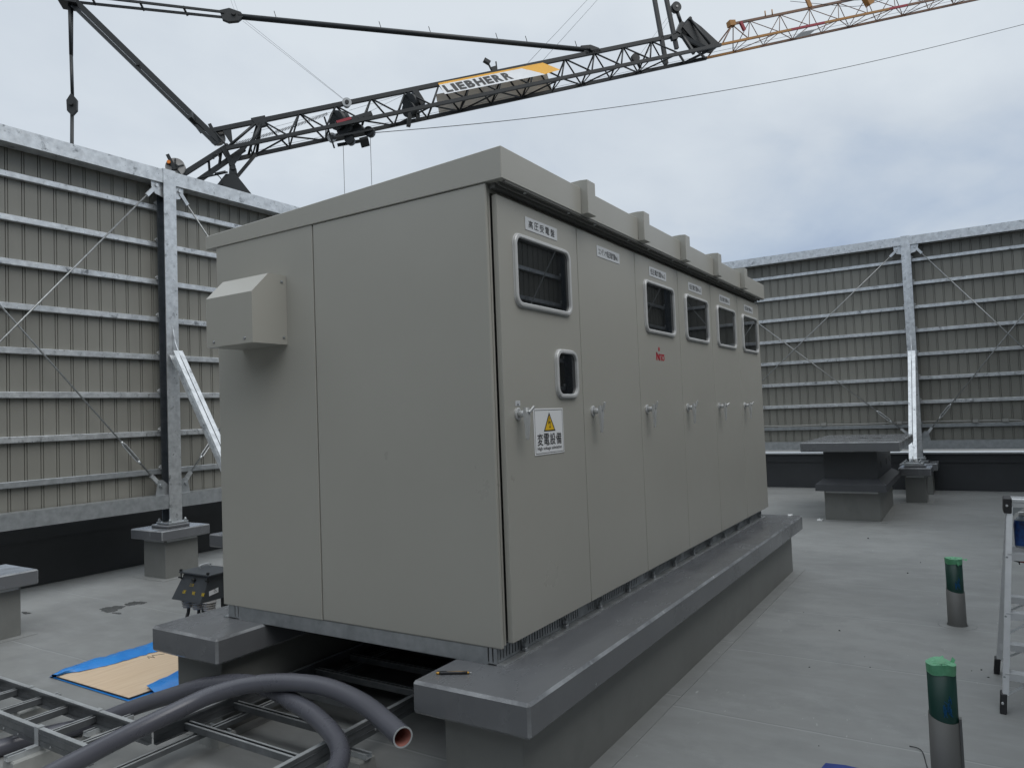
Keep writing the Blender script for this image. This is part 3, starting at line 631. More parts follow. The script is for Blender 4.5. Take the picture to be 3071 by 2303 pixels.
# maker's mark on the third door
mb = MB(); y = YD-.0010
def P(pts): mb.poly([(2.043+a*0.163, y, 2.079+b*0.052) for a, b in pts], 0)
P([(0, 0), (.14, 0), (.14, 1.0), (0, 1.12)]); P([(.0, 1.12), (.13, 1.12), (.36, .38), (.36, 0), (.30, 0), (.14, .66)]); 
P([(.30, 0), (.44, 0), (.44, .92), (.30, .92)])
P([(.30, .92), (1.0, .92), (1.0, .80), (.44, .80)]); P([(.53, 0), (.635, 0), (.635, .80), (.53, .80)])
oc = [(.83+.17*math.cos(2*math.pi*k/20), .42+.42*math.sin(2*math.pi*k/20)) for k in range(20)]; ic = [(.83+.085*math.cos(2*math.pi*k/20), .42+.24*math.sin(2*math.pi*k/20)) for k in range(20)]
for k in range(20): P([oc[k], oc[(k+1)%20], ic[(k+1)%20], ic[k]])
P([(0.37+.095*math.cos(2*math.pi*k/16), 1.58+.29*math.sin(2*math.pi*k/16)) for k in range(16)])
mb.build('maker_mark', M['signred'], doors[2])

# ------------------------------------------------------------------ yard objects
def smooth(pts, n=8):
    out = []; P_ = [Vector(p) for p in pts]
    for i in range(len(P_)-1):
        p0, p1, p2, p3 = P_[max(i-1, 0)], P_[i], P_[i+1], P_[min(i+2, len(P_)-1)]
        for k in range(n):
            t = k/n
            out.append(0.5*((2*p1)+(p2-p0)*t+(2*p0-5*p1+4*p2-p3)*t*t+(3*p1-p0-3*p2+p3)*t**3))
    out.append(P_[-1])
    for _ in range(3): out = [out[0]] + [(out[i-1]+out[i]*2+out[i+1])/4 for i in range(1, len(out)-1)] + [out[-1]]
    return [tuple(p) for p in out]
def pipe(pts, label, open_end=True):
    pts = smooth(pts); mb = MB(); r = 0.0445
    t = mb.tube(pts, r, 28, 0, caps=False)
    a, b = Vector(pts[-2]), Vector(pts[-1]); d = (b-a).normalized()
    inner = []
    mb.tube([tuple(b-d*0.5 if False else Vector(pts[-1-k])) for k in (0, 2, 4, 6)], r-0.0065, 28, 1, caps=False)
    # rim between the outer skin and the bore
    ref = Vector((0, 0, 1)); nx = d.cross(ref).normalized(); ny = d.cross(nx)
    ring = lambda rr, off: [tuple(b+d*off+(nx*math.cos(2*math.pi*k/28)+ny*math.sin(2*math.pi*k/28))*rr) for k in range(28)]
    mb.loops([ring(r, -0.0005), ring(r, 0.0008), ring(r-0.0065, 0.0008), ring(r-0.0065, -0.002)], 2)
    a, b = Vector(pts[1]), Vector(pts[0]); d2 = (b-a).normalized(); nx2 = d2.cross(ref).normalized(); ny2 = d2.cross(nx2)
    mb.poly([tuple(Vector(pts[6])+(nx2*math.cos(2*math.pi*k/28)+ny2*math.sin(2*math.pi*k/28))*(r-.008)) for k in range(28)], 3)
    mid = pts[len(pts)//2]
    return single(mb, 'conduit_pipe', [M['pipe'], M['pipein'], M['traybright'], M['ink']], (mid[0], mid[1], 0), label, 'pipe', 'bent coated conduit pipes')
pipe([(-2.3, 1.30, .252), (-1.7, 1.45, .252), (-1.092, 1.60, .252), (-.828, 1.645, .26), (-.60, 1.62, .29), (-.452, 1.54, .335), (-.34, 1.385, .375), (-.268, 1.152, .403), (-.242, .893, .41), (-.305, .597, .405), (-.406, .36, .40), (-.479, .202, .395)],
     'bent dark grey conduit pipe over the ladders, its open pinkish end facing the viewer')
pipe([(-2.6, 2.88, .046), (-1.7, 2.745, .046), (-.956, 2.633, .046), (-.74, 2.58, .046), (-.59, 2.48, .055), (-.44, 2.29, .13), (-.345, 2.05, .21), (-.28, 1.82, .285), (-.222, 1.56, .322), (-.232, 1.305, .32), (-.272, 1.13, .313), (-.32, .92, .30), (-.39, .73, .284), (-.46, .60, .27), (-.56, .50, .258), (-.75, .40, .252), (-1.0, .34, .252)],
     'bent dark grey conduit pipe passing under the narrow cable ladder and the other pipe')

# cable ladders
ZT0, ZT1 = 0.117, 0.205
def rail_y(mb, x, y0, y1, inn):
    """side rail along y; inn = +1 when the inside of the ladder lies towards +x"""
    w_ = 0.003; s = inn
    def bx(a, b, z0, z1, mi=0): mb.box(min(x+a*s, x+b*s), max(x+a*s, x+b*s), y0, y1, z0, z1, mi)
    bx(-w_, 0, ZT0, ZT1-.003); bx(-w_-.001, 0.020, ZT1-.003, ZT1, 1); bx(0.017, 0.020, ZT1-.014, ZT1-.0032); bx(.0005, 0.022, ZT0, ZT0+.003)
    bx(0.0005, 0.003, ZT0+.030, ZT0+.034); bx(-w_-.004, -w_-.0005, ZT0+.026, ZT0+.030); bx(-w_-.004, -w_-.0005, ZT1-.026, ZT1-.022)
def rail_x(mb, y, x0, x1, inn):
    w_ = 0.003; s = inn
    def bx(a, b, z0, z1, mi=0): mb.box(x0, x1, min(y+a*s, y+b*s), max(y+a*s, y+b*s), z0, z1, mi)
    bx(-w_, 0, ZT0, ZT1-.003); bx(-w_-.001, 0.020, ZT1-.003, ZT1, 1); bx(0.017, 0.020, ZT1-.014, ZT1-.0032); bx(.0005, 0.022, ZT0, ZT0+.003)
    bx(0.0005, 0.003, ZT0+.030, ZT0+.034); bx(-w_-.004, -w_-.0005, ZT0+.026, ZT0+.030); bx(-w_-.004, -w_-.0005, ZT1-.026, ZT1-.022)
def rung(par, a, b):
    a = Vector(a); b = Vector(b); d = (b-a).normalized(); sdv = Vector((-d.y, d.x, 0)); mb = MB(); h = 0.030
    mb.bar(tuple(a), tuple(b), 0.036, 0.003)
    for s in (-1, 1):
        o = sdv*s*0.0175; mb.bar(tuple(a+o+Vector((0,0,h/2+.0017))), tuple(b+o+Vector((0,0,h/2+.0017))), 0.003, h)
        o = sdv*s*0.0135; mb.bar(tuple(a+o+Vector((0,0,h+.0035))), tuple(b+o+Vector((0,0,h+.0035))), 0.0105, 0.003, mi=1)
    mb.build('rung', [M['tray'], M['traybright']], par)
T1 = thing('cable_ladder', (-0.79, 2.9, 0.117), 'narrow steel cable ladder on the left running back towards the fence', 'cable tray')
mb = MB(); rail_y(mb, -0.648, 1.76, 4.7, -1); mb.build('side_rail', [M['tray'], M['traybright']], T1)
mb = MB(); rail_y(mb, -0.938, 1.80, 4.7, 1); mb.build('side_rail', [M['tray'], M['traybright']], T1)
for k in range(10): rung(T1, (-0.935, 2.0+k*0.297, 0.128), (-0.651, 2.0+k*0.297, 0.128))
def strap(par, x, y, s):
    mb = MB(); mb.box(min(x-.0075*s, x-.0045*s), max(x-.0075*s, x-.0045*s), y-.02, y+.02, 0.117, ZT1+.002); mb.box(min(x-.0075*s, x+.026*s), max(x-.0075*s, x+.026*s), y-.02, y+.02, ZT1+.0022, ZT1+.005)
    mb.box(min(x-.06*s, x-.0045*s), max(x-.06*s, x-.0045*s), y-.02, y+.02, .1165, .1195); mb.build('hold_down_clip', M['traybright'], par)
for y in (2.30, 3.06): strap(T1, -0.648, y-0.06, -1); strap(T1, -0.938, y, 1)
for y in (1.95, 2.16, 2.5, 2.66):
    mb = MB(); mb.tube([(-0.9415, y, .135), (-0.946, y, .135)], 0.005, 8); mb.build('rail_bolt', M['traybright'], T1)
T2 = thing('cable_ladder', (1.8, 1.27, 0.117), 'wide steel cable ladder running in under the cabinet between the plinth beams', 'cable tray')
mb = MB(); rail_x(mb, 1.742, -0.644, 5.0, -1); mb.build('side_rail', [M['tray'], M['traybright']], T2)
mb = MB(); rail_x(mb, 0.800, -1.25, 5.0, 1); mb.build('side_rail', [M['tray'], M['traybright']], T2)
for k in range(18):
    x = -0.455+k*0.305; rung(T2, (x, 0.803, 0.128), (x, 1.739, 0.128))
for x in (-.02, .13): 
    mb = MB(); mb.tube([(x, .7965, .14), (x, .792, .14)], 0.006, 8); mb.build('rail_bolt', M['traybright'], T2)

# cast support blocks with a slotted channel on top
def support(loc, label):
    b = thing('support_block', (0, 0, 0), label, 'support block', 'cast support blocks under the cable ladders')
    mb = MB(); mb.loops([[(-.125, -.06, 0), (.125, -.06, 0), (.125, .06, 0), (-.125, .06, 0)], [(-.118, -.053, .082), (.118, -.053, .082), (.118, .053, .082), (-.118, .053, .082)], [(-.112, -.045, .09), (.112, -.045, .09), (.112, .045, .09), (-.112, .045, .09)]], 0, cap0=True, cap1=True)
    mb.build('block', M['block'], b)
    mb = MB(); mb.box(-.13, .13, -.021, -.018, .0905, .113); mb.box(-.13, .13, .018, .021, .0905, .113); mb.box(-.13, .13, -.018, .018, .0905, .093)
    mb.box(-.13, .13, -.0215, -.010, .1132, .116); mb.box(-.13, .13, .010, .0215, .1132, .116); mb.build('slotted_channel', M['traybright'], b)
    b.location = loc; return b
proto = support((-0.955, 2.305, 0), 'cast block under the left rail of the narrow cable ladder, nearest its bottom end')
dup(proto, (-0.60, 2.24, 0), 'cast block under the right rail of the narrow cable ladder, between its last two rungs')
dup(proto, (-0.93, 3.06, 0), 'cast block at the picture edge under the left rail of the narrow cable ladder')
dup(proto, (-0.62, 3.0, 0), 'cast block farther back under the right rail of the narrow cable ladder')
o = dup(proto, (-0.30, 1.70, 0), 'cast block under the far rail of the wide cable ladder, below the arched pipes'); o.rotation_euler = (0, 0, R(90)); o.scale = (.68, 1.0, .72)
o = dup(proto, (-0.20, 0.80, 0), 'cast block at the bottom edge under the near rail of the wide cable ladder'); o.rotation_euler = (0, 0, R(90))
mb = MB(); mb.box(-1.45, 1.2, 1.638, 1.641, .0875, .113); mb.box(-1.45, 1.2, 1.676, 1.679, .0875, .113); mb.box(-1.45, 1.2, 1.641, 1.676, .0875, .090); mb.box(-1.45, 1.2, 1.6375, 1.650, .1132, .116, 1); mb.box(-1.45, 1.2, 1.667, 1.6795, .1132, .116, 1)
single(mb, 'slotted_channel', [M['tray'], M['traybright']], (-0.1, 1.658, .0875), 'long slotted steel channel lying under the rungs of the wide cable ladder', 'channel')

# plywood sheet on blue plastic
mb = MB(); mb.hexa([(-0.182, 2.771, .0165), (.74, 2.745, .0165), (.76, 3.63, .0165), (-.19, 3.665, .0165), (-0.182, 2.771, .0195), (.74, 2.745, .0195), (.76, 3.63, .0195), (-.19, 3.665, .0195)], 0)
mb.hexa([(-0.180, 2.773, .008), (.738, 2.747, .008), (.758, 3.628, .008), (-.188, 3.663, .008), (-0.180, 2.773, .0164), (.738, 2.747, .0164), (.758, 3.628, .0164), (-.188, 3.663, .0164)], 1)
mb.tube([(.34, 3.40, .0198), (.36, 3.46, .0198), (.37, 3.38, .0198), (.39, 3.45, .0198), (.46, 3.40, .0198)], .003, 4, 1)
o = single(mb, 'plywood_sheet', [M['ply'], M['plyshade_mark']], (.28, 3.2, .008), 'pale plywood sheet lying on the roof behind the rear plinth beam', 'plywood')
mb = MB(); rnd = random.Random(3)
def sheet(rows, mi=0):
    rs = [[mb.V(p) for p in r] for r in rows]
    for a, b in zip(rs, rs[1:]):
        for k in range(len(a)-1): mb.bm.faces.new((a[k], a[k+1], b[k+1], b[k])).smooth = True
flat = [[(-.198+.30*i, 2.752-.02*i+(.95)*j/8, .0045+.001*rnd.random()) for i in range(4)] for j in range(9)]
sheet(flat)
rows = []                                       # crumpled roll along the far edge
for i in range(34):
    x = -.20+i*.032; yb = 3.655-.002*i; h = .032*min(1, i/6+.15)+.006*math.sin(i*.9)+.003*rnd.random(); wv = .12*min(1, i/5+.2)
    rows.append([(x, yb-.11*min(1, i/9)+.03*rnd.random()-.01, .021+.004*rnd.random()), (x, yb-.03+.015*rnd.random(), .034+h*.4), (x, yb+.02+.02*rnd.random(), .022+h), (x, yb+.05+.015*rnd.random(), .018+h*.55), (x, yb+wv+.02*rnd.random(), .012+h*.45), (x, yb+wv+.06, .0045)])
sheet(rows)
rows = []                                       # flap folded over the near right corner
for i in range(12):
    x = -.05+i*.06; t = min(1, i/4)
    rows.append([(x+.02*rnd.random(), 2.70, .0045), (x, 2.745, .022+.02*rnd.random()), (x+.03*rnd.random(), 2.80+.02*rnd.random(), .032+.02*rnd.random()), (x+.02, 2.82+.11*t*(.6+.4*rnd.random())*(1 if i < 6 else .3), .024+.014*rnd.random())])
sheet(rows)
single(mb, 'blue_sheet', M['tarp'], (.3, 3.2, 0), 'crumpled blue plastic sheet under the plywood, rolled up along its far edge', 'plastic sheet')

# terminal box behind the cabinet
TB = thing('terminal_box', (1.12, 3.76, 0), 'dark grey electrical terminal box with three ribbed bushings, peeping out behind the cabinet', 'terminal box')
mb = MB(); ya, yb = 3.59, 3.945
mb.loops([[(0.90, ya, .272), (0.90, yb+.04, .272), (1.20, yb+.04, .272), (1.20, ya, .272)], [(1.0, ya, .478), (1.0, yb, .478), (1.20, yb, .478), (1.20, ya, .478)]], 0, cap0=True, cap1=True); mb.build('housing', M['box'], TB)
mb = MB(); mb.hexa([(.965, ya-.03, .480), (1.24, ya-.03, .480), (1.24, yb+.03, .480), (.965, yb+.03, .480), (.965, ya-.03, .494), (1.24, ya-.03, .500), (1.24, yb+.03, .500), (.965, yb+.03, .494)], 0, .003); LD = mb.build('lid', M['box'], TB)
mb = MB(); mb.tube(smooth([(1.10, 3.87, .498), (1.10, 3.87, .528), (1.20, 3.87, .528), (1.20, 3.87, .500)], 6), .006, 8); mb.build('grip', M['traybright'], LD)
for y in (ya-.005, yb+.012):
    mb = MB(); mb.tube([(.975, y, .43), (.975, y, .515)], .006, 8); mb.tube([(.975, y, .497), (.975, y, .512)], .013, 6, smooth=False); mb.bar((.965, y-.02, .445), (.965, y+.02, .445), .012, .010); mb.build('wing_bolt', M['crane'], TB)
mb = MB(); mb.tube([(.975, 3.77, .44), (.955, 3.77, .435)], .017, 12); mb.build('blank_plug', M['crane'], TB)
sl = (Vector((1.0, 0, .478))-Vector((.90, 0, .272))).normalized(); nn = Vector((-sl.z, 0, sl.x))*0.0015
mb = MB()
for i, t in enumerate(('UK', 'VK', 'WK')):
    y0 = yb-.075-i*.128; b0 = Vector((.90, 0, .272))+sl*.060+nn; mb.bold(t, (b0.x, y0, b0.z), (0, -1, 0), tuple(sl), .042, .028, 0, .0009)
b0 = Vector((.90, 0, .272))+sl*.125+nn
mb.text('二次', (b0.x, yb-.13, b0.z), (0, -1, 0), tuple(sl), .060, .026, 0)
mb.build('stencilled_letters', M['yellowink'], TB)
mb = MB(); mb.hexa([(.985, ya-.0015, .315), (1.075, ya-.0015, .33), (1.075, ya-.0005, .33), (.985, ya-.0005, .315), (.985, ya-.0015, .355), (1.075, ya-.0015, .37), (1.075, ya-.0005, .37), (.985, ya-.0005, .355)], 0)
for k in range(3): mb.bar((1.03, ya-.002, .338+.010*k), (1.062-.008*k, ya-.002, .343+.010*k), .0005, .003, up=(0, 0, 1), mi=1)
mb.build('sticker', [M['white'], M['ink']], TB)
for i in range(3):
    y = 3.875-.143*i; x = .985; prof = []
    for k in range(4): z = .272-k*.019; prof += [(z, .058-.003*k), (z-.006, .060-.003*k), (z-.009, .044), (z-.018, .044)]
    mb = MB(); mb.tube([(x, y, p[0]) for p in prof], [p[1] for p in prof], 18); bu = mb.build('bushing', M['porcelain'], TB)
    mb = MB(); mb.tube(smooth([(x, y, .20), (x-.01, y-.005, .14), (x-.07, y-.01, .05), (x-.16, y-.02, .013), (x-.28, y-.16, .013)], 6), .014, 10); mb.build('cable', M['black'], TB)
mb = MB(); mb.box(1.14, 1.18, ya+.02, ya+.06, 0.004, .272); mb.box(1.14, 1.18, yb-.06, yb-.02, 0.004, .272); mb.build('stand', M['crane'], TB)

# pipe stubs rising through the roof
def stub(x, y, h, hs, label, lip):
    s = thing('duct_stub', (x, y, 0), label, 'pipe stub', 'green taped duct stubs')
    r = .0575; C = lambda rr, z, f=None: [(x+rr*math.cos(2*math.pi*k/28), y+rr*math.sin(2*math.pi*k/28), z+(f(k) if f else 0)) for k in range(28)]
    mb = MB(); mb.loops([C(r, hs-.05), C(r, h)], 0, cap1=True, smooth=True); mb.build('duct', M['green'], s)
    sag = lambda k: -.014*math.cos(2*math.pi*k/28-R(250)+.3)
    mb = MB(); mb.loops([C(r+.012, 0.0), C(r+.006, .02), C(r+.004, hs, sag), C(r+.001, hs, sag)], 0, smooth=True)
    if lip: mb.bar((x-.01, y-r-.006, 0.0), (x-.01, y-r-.006, hs+.006), .010, .030, up=(1, 0, 0))
    mb.build('sleeve', M['sleeve'], s)
    rn = random.Random(int(x*100)); mb = MB(); jj = [.0035*math.sin(k*.9+x*7)+rn.uniform(-.0015, .0015) for k in range(28)]
    rim = lambda k: .002+.006*max(0, math.sin(k*.45+x))*(1.6 if lip else .8)+.0015*rn.random()
    mb.loops([C(r+.0012, h-.036, lambda k: jj[k]), C(r+.0022, h-.010), C(r+.0028, h+.001, rim), C(r-.012, h+.004, lambda k: .8*jj[k]), C(.018, h+.003, lambda k: jj[(k*5) % 28])], 0, cap1=True); mb.build('tape_cap', M['tape'], s)
    if lip:
        mb = MB(); mb.poly([(x-.02, y+.02, h+.002), (x+.0, y-.02, h+.004), (x+.03, y-.01, h+.030), (x+.02, y+.02, h+.018)]); mb.poly([(x+.02, y-.05, h+.002), (x+.035, y-.035, h), (x+.05, y-.045, h+.022), (x+.03, y-.058, h+.016)]); mb.build('tape_tail', M['tape'], s)
    else:
        mb = MB(); mb.poly([(x+.0, y-r, h-.002), (x+.02, y-r-.004, h-.004), (x+.01, y-r-.035, h+.004), (x-.005, y-r-.03, h-.012)]); mb.poly([(x-r+.01, y-.035, h-.01), (x-r-.002, y-.02, h-.02), (x-r-.004, y-.03, h-.045), (x-r+.004, y-.04, h-.03)]); mb.build('tape_tail', M['tape'], s)
    mb = MB(); rn2 = random.Random(9)             # scribbled blue marker strokes
    for k in range(9):
        a0 = R(196+rn2.uniform(-14, 16)+k*1.5); z0 = hs+.045+rn2.uniform(-.012, .05); pts = []
        for j in range(5):
            a = a0+rn2.uniform(-.16, .16); pts.append((x+(r+.0008)*math.cos(a), y+(r+.0008)*math.sin(a), z0+rn2.uniform(-.022, .022)))
        mb.tube(pts, .0014, 4, smooth=False)
    mb.build('marker_scribble', M['chalk'], s)
    mb = MB(); mb.loops([C(.13, .0006), C(.125, .0035), C(.072, .006)], 0); mb.build('membrane_collar', M['floor'], s)
stub(3.695, -1.713, .505, .268, 'green capped duct stub in a grey sleeve, farther one beyond the stepladder feet', False)
stub(0.95, -1.722, .548, .318, 'green capped duct stub in a grey sleeve, nearer one at the bottom of the picture', True)

# stepladder
SLD = thing('stepladder', (2.34, -2.21, 0), 'aluminium stepladder with black feet cut off by the right edge of the picture', 'stepladder')
YC = -2.225
def stile(sy, front):
    f = Vector((2.005 if front else 2.682, YC+sy*(.270 if front else .285), 0)); t = Vector((2.335 if front else 2.405, YC+sy*.178, 1.10))
    d = (t-f).normalized(); mb = MB(); sx = Vector((1, 0, 0))
    a = f+d*.10
    mb.bar(tuple(a), tuple(t), .006, .052, up=(1, 0, 0)); 
    for o in (-.0295, .0295): mb.bar(tuple(a+sx*o-Vector((0, sy*.010, 0))), tuple(t+sx*o-Vector((0, sy*.010, 0))), .028, .0045, up=(1, 0, 0))
    mb.bar(tuple(a+Vector((-.012, sy*.0045, 0))), tuple(t+Vector((-.012, sy*.0045, 0))), .003, .006, up=(1, 0, 0)); mb.bar(tuple(a+Vector((.012, sy*.0045, 0))), tuple(t+Vector((.012, sy*.0045, 0))), .003, .006, up=(1, 0, 0))
    st = mb.build('stile', M['ladder'], SLD)
    mb = MB(); g0 = f+d*.0005; g1 = f+d*.105
    mb.hexa([(g0.x-.038, g0.y-.016, .0), (g0.x+.038, g0.y-.016, 0), (g0.x+.038, g0.y+.016, 0), (g0.x-.038, g0.y+.016, 0), (g1.x-.036, g1.y-.016, g1.z), (g1.x+.036, g1.y-.016, g1.z), (g1.x+.036, g1.y+.016, g1.z), (g1.x-.036, g1.y+.016, g1.z)], 0, .004)
    mb.tube([(g0.x-.03, g0.y, .06), (g0.x-.0435, g0.y, .06)], .006, 8, 1); mb.build('rubber_foot', [M['black'], M['ladder']], st)
    mb = MB(); q = t-d*.05
    mb.hexa([(q.x-.042, q.y-.02, q.z), (q.x+.042, q.y-.02, q.z), (q.x+.042, q.y+.02, q.z), (q.x-.042, q.y+.02, q.z), (t.x-.042, t.y-.02, 1.137), (t.x+.042, t.y-.02, 1.137), (t.x+.042, t.y+.02, 1.137), (t.x-.042, t.y+.02, 1.137)], 0, .004)
    mb.tube([(q.x-.0425, q.y+.002, q.z+.045), (q.x-.046, q.y+.002, q.z+.045)], .007, 8, 1); mb.build('hinge_bracket', [M['black'], M['ladder']], st)
    return f, t
for sy in (1, -1):
    for fr_ in (True, False): f, t = stile(sy, fr_)
def at(front, sy, z):
    f = Vector((2.005 if front else 2.682, YC+sy*(.270 if front else .285), 0)); t = Vector((2.335 if front else 2.405, YC+sy*.178, 1.10)); return f+(t-f)*(z/1.10)
for front in (True, False):
    for z in (.20, .51, .825):
        a = at(front, 1, z); b = at(front, -1, z); ya, yb = a.y-.004, b.y+.004; s = 1 if front else -1
        mb = MB(); mb.box(a.x-.030, a.x+.030, yb, ya, z-.004, z+.002); mb.box(a.x-.033, a.x-.029, yb, ya, z-.034, z+.006); mb.box(a.x+.029, a.x+.033, yb, ya, z-.034, z+.006)
        for k in range(-2, 3): mb.box(a.x+k*.011-.002, a.x+k*.011+.002, yb, ya, z+.002, z+.0042)
        st = mb.build('tread', M['ladder'], SLD)
        if front:
            for q, sy in ((a, 1), (b, -1)):
                mb = MB(); mb.tube([(q.x-.034, q.y, z-.015), (q.x-.038, q.y, z-.015)], .006, 8); mb.build('rivet', M['galvdull'], st)
        if z < .6:
            for q, sy in ((a, 1), (b, -1)):
                e_ = at(front, sy, z-.115); mb = MB(); mb.bar((q.x, q.y-sy*.13, z-.03), (e_.x, e_.y-sy*.01, e_.z), .012, .003, up=(1, 0, 0)); mb.build('tread_stay', M['ladder'], st)
mb = MB(); mb.box(2.298, 2.442, YC-.16, YC+.16, 1.112, 1.134, 0, .003); mb.box(2.30, 2.306, YC-.16, YC+.16, 1.085, 1.111); mb.box(2.434, 2.44, YC-.16, YC+.16, 1.085, 1.111)
for k in range(-3, 4): mb.box(2.37+k*.016-.003, 2.37+k*.016+.003, YC-.16, YC+.16, 1.1342, 1.136)
mb.build('top_tread', M['ladder'], SLD)
for sy in (1, -1):
    mb = MB(); mb.prism([(2.30, YC+sy*.165, 1.084), (2.30, YC+sy*.155, 1.03), (2.30, YC+sy*.148, 1.05), (2.30, YC+sy*.10, 1.084)], (.006, 0, 0)); mb.build('corner_stay', M['galvdull'], SLD)
# bottle standing on the rear tread, pliers hooked below the front tread
BT = thing('drink_bottle', (2.473, -2.118, .8292), 'plastic bottle with blue label and white cap standing on the stepladder', 'bottle')
mb = MB(); x, y, z = 2.473, -2.118, .8292
pr = [(0, .040), (.006, .045), (.05, .045), (.055, .043), (.06, .045), (.13, .045), (.155, .041), (.175, .026), (.185, .016), (.190, .016)]
mb.tube([(x, y, z+a) for a, b in pr], [b for a, b in pr], 20); mb.build('bottle_body', M['bottle'], BT)
mb = MB(); mb.tube([(x, y, z+.012), (x, y, z+.138), (x, y, z+.160)], [.0458, .0458, .0405], 20, caps=False); mb.build('bottle_label', M['label'], BT)
mb = MB(); mb.tube([(x, y, z+.1905), (x, y, z+.208)], .0165, 16); mb.build('bottle_cap', M['white'], BT)
PL = thing('pliers', (2.27, -2.10, .787), 'pliers with red handles hooked under the upper stepladder tread', 'pliers')
mb = MB(); mb.prism([(2.262, -2.050, .790), (2.262, -2.075, .7885), (2.262, -2.085, .778), (2.262, -2.086, .762), (2.262, -2.080, .764), (2.262, -2.078, .775), (2.262, -2.055, .782)], (.014, 0, 0)); mb.build('jaw', M['black'], PL)
for o in (0, .012): 
    mb = MB(); mb.tube(smooth([(2.269, -2.083, .784-o*.3), (2.269, -2.12, .787-o), (2.269, -2.19, .785-o)], 4), .005, 8); mb.build('grip', M['red'], PL)

# small things on the ground and on the plinth
PEN = thing('pen', (-.173, .155, .566), 'black and bronze ball pen lying on the corner of the front plinth beam', 'pen')
pa = Vector((-.212, .228, .5735)); pb = Vector((-.134, .083, .5735)); pd = (pb-pa).normalized(); Lp = (pb-pa).length
seg = lambda t: tuple(pa+pd*Lp*t)
mb = MB(); mb.tube([seg(.10), seg(.16), seg(.5), seg(.88)], [.0060, .0068, .0066, .0062], 14); mb.build('barrel', M['black'], PEN)
mb = MB(); mb.tube([seg(0), seg(.03), seg(.10)], [.003, .0055, .0062], 12); mb.tube([seg(.881), seg(.93)], [.0062, .0045], 12); mb.build('trim', M['gold'], PEN)
mb = MB(); mb.tube([seg(.931), seg(.98), seg(1.0)], [.0022, .0018, .0008], 8); mb.build('tip', M['steelhandle'], PEN)
mb = MB(); sdv = Vector((-pd.y, pd.x, 0))*.003+Vector((0, 0, .0075)); mb.bar(tuple(Vector(seg(.04))+sdv), tuple(Vector(seg(.30))+sdv), .003, .0015); mb.build('clip', M['black'], PEN)
mb = MB(); mb.tube([tuple(Vector(seg(t))+Vector((0, 0, .0062))) for t in (.32, .85)], .0010, 5); mb.build('gold_line', M['gold'], PEN)
rnd = random.Random(5)
mb = MB(); rows = []                              # blue work cloth or bag, only its corner in the picture
for i in range(9):
    row = []
    for j in range(9):
        u, v_ = i/8, j/8; e_ = 0 if i in (0, 8) or j in (0, 8) else 1
        u2 = (0 if i == 0 else 1 if i == 8 else .03+.94*(i-1)/6); v2 = (0 if j == 0 else 1 if j == 8 else .03+.94*(j-1)/6)
        row.append((.30+.46*u2-.02*v2, -1.70+.53*v2-.07*u2, .003 if not e_ else .105+.012*rnd.random()-.02*(1-u2)))
    rows.append(row)
rs = [[mb.V(p) for p in r] for r in rows]
for a, b in zip(rs, rs[1:]):
    for k in range(8): mb.bm.faces.new((a[k], a[k+1], b[k+1], b[k])).smooth = True
single(mb, 'cloth_bag', M['cloth'], (.5, -1.4, 0), 'blue cloth bag on the roof, only its corner showing at the bottom edge', 'bag')
spots = [(3.194, -.954, .012), (2.279, -.902, .009), (2.445, -1.246, .007), (2.649, -1.189, .005), (1.128, -1.153, .006), (2.646, -1.807, .006), (2.69, -1.86, .011), (2.561, -1.895, .010), (5.458, -1.259, .016), (6.043, -1.339, .013), (7.37, -.69, .022), (3.6, -.62, .006)]
chip = None
for i, (x, y, s) in enumerate(spots):
    if chip is None:
        mb = MB(); mb.loops([[(-.9, -.5, 0), (.3, -.6, 0), (1, .1, 0), (.1, .6, 0)], [(-.6, -.3, .5), (.3, -.4, .7), (.6, .1, .5), (.0, .4, .6)]], 0, cap0=True, cap1=True)
        chip = single(mb, 'debris_chip', M['plasticgrey'], (0, 0, 0), 'small dark chip of debris lying on the grey roof to the right of the cabinet', 'debris', 'dark debris chips on the roof'); c = chip
    else: c = dup(chip, (0, 0, 0), None)
    c.location = (x, y, 0); c.scale = (s*.8, s*.8, s*.8); c.rotation_euler = (0, 0, rnd.uniform(0, 6))
def scrap(x, y, z, s, label):
    mb = MB(); q = random.Random(int(x*10)); rs = []
    for i in range(5): rs.append([mb.V((x+(i/4-.5)*s*1.6, y+(j/3-.5)*s*.8+q.uniform(-.1, .1)*s, z+q.uniform(.02, .35)*s*(1 if 0 < i < 4 else .25))) for j in range(4)])
    for a, b in zip(rs, rs[1:]):
        for k in range(3): mb.bm.faces.new((a[k], a[k+1], b[k+1], b[k]))
    single(mb, 'paper_scrap', M['paper'], (x, y, z), label, 'scrap')
scrap(5.20, -.22, .567, .05, 'crumpled white scrap on the far end of the front plinth beam')
scrap(8.72, .10, .001, .085, 'torn white scrap on the roof at the foot of the two tier shaft')
mb = MB(); mb.tube(smooth([(1.32, -1.545, .004), (1.30, -1.60, .006), (1.16, -1.625, .004), (.98, -1.655, .004), (.90, -1.665, .003)], 5), .0022, 6)
single(mb, 'wire_offcut', M['plasticgrey'], (1.1, -1.62, 0), 'thin bent wire offcut on the roof beside the nearer duct stub', 'wire')
def puddle(cx, cy, rx, ry, seed, label):
    q = random.Random(seed); n = 60; mb = MB(); pts = []
    for k in range(n):
        a = 2*math.pi*k/n; rr = .82+.16*math.sin(a*2+seed)+.13*math.sin(a*3+2*seed)+.07*math.sin(a*8+seed*3)+q.uniform(-.06, .06); pts.append((cx+rx*rr*math.cos(a), cy+ry*rr*math.sin(a), .0016))
    mb.poly(pts); single(mb, 'wet_patch', M['water'], (cx, cy, 0), label, 'wet patch', 'wet patches on the roof')
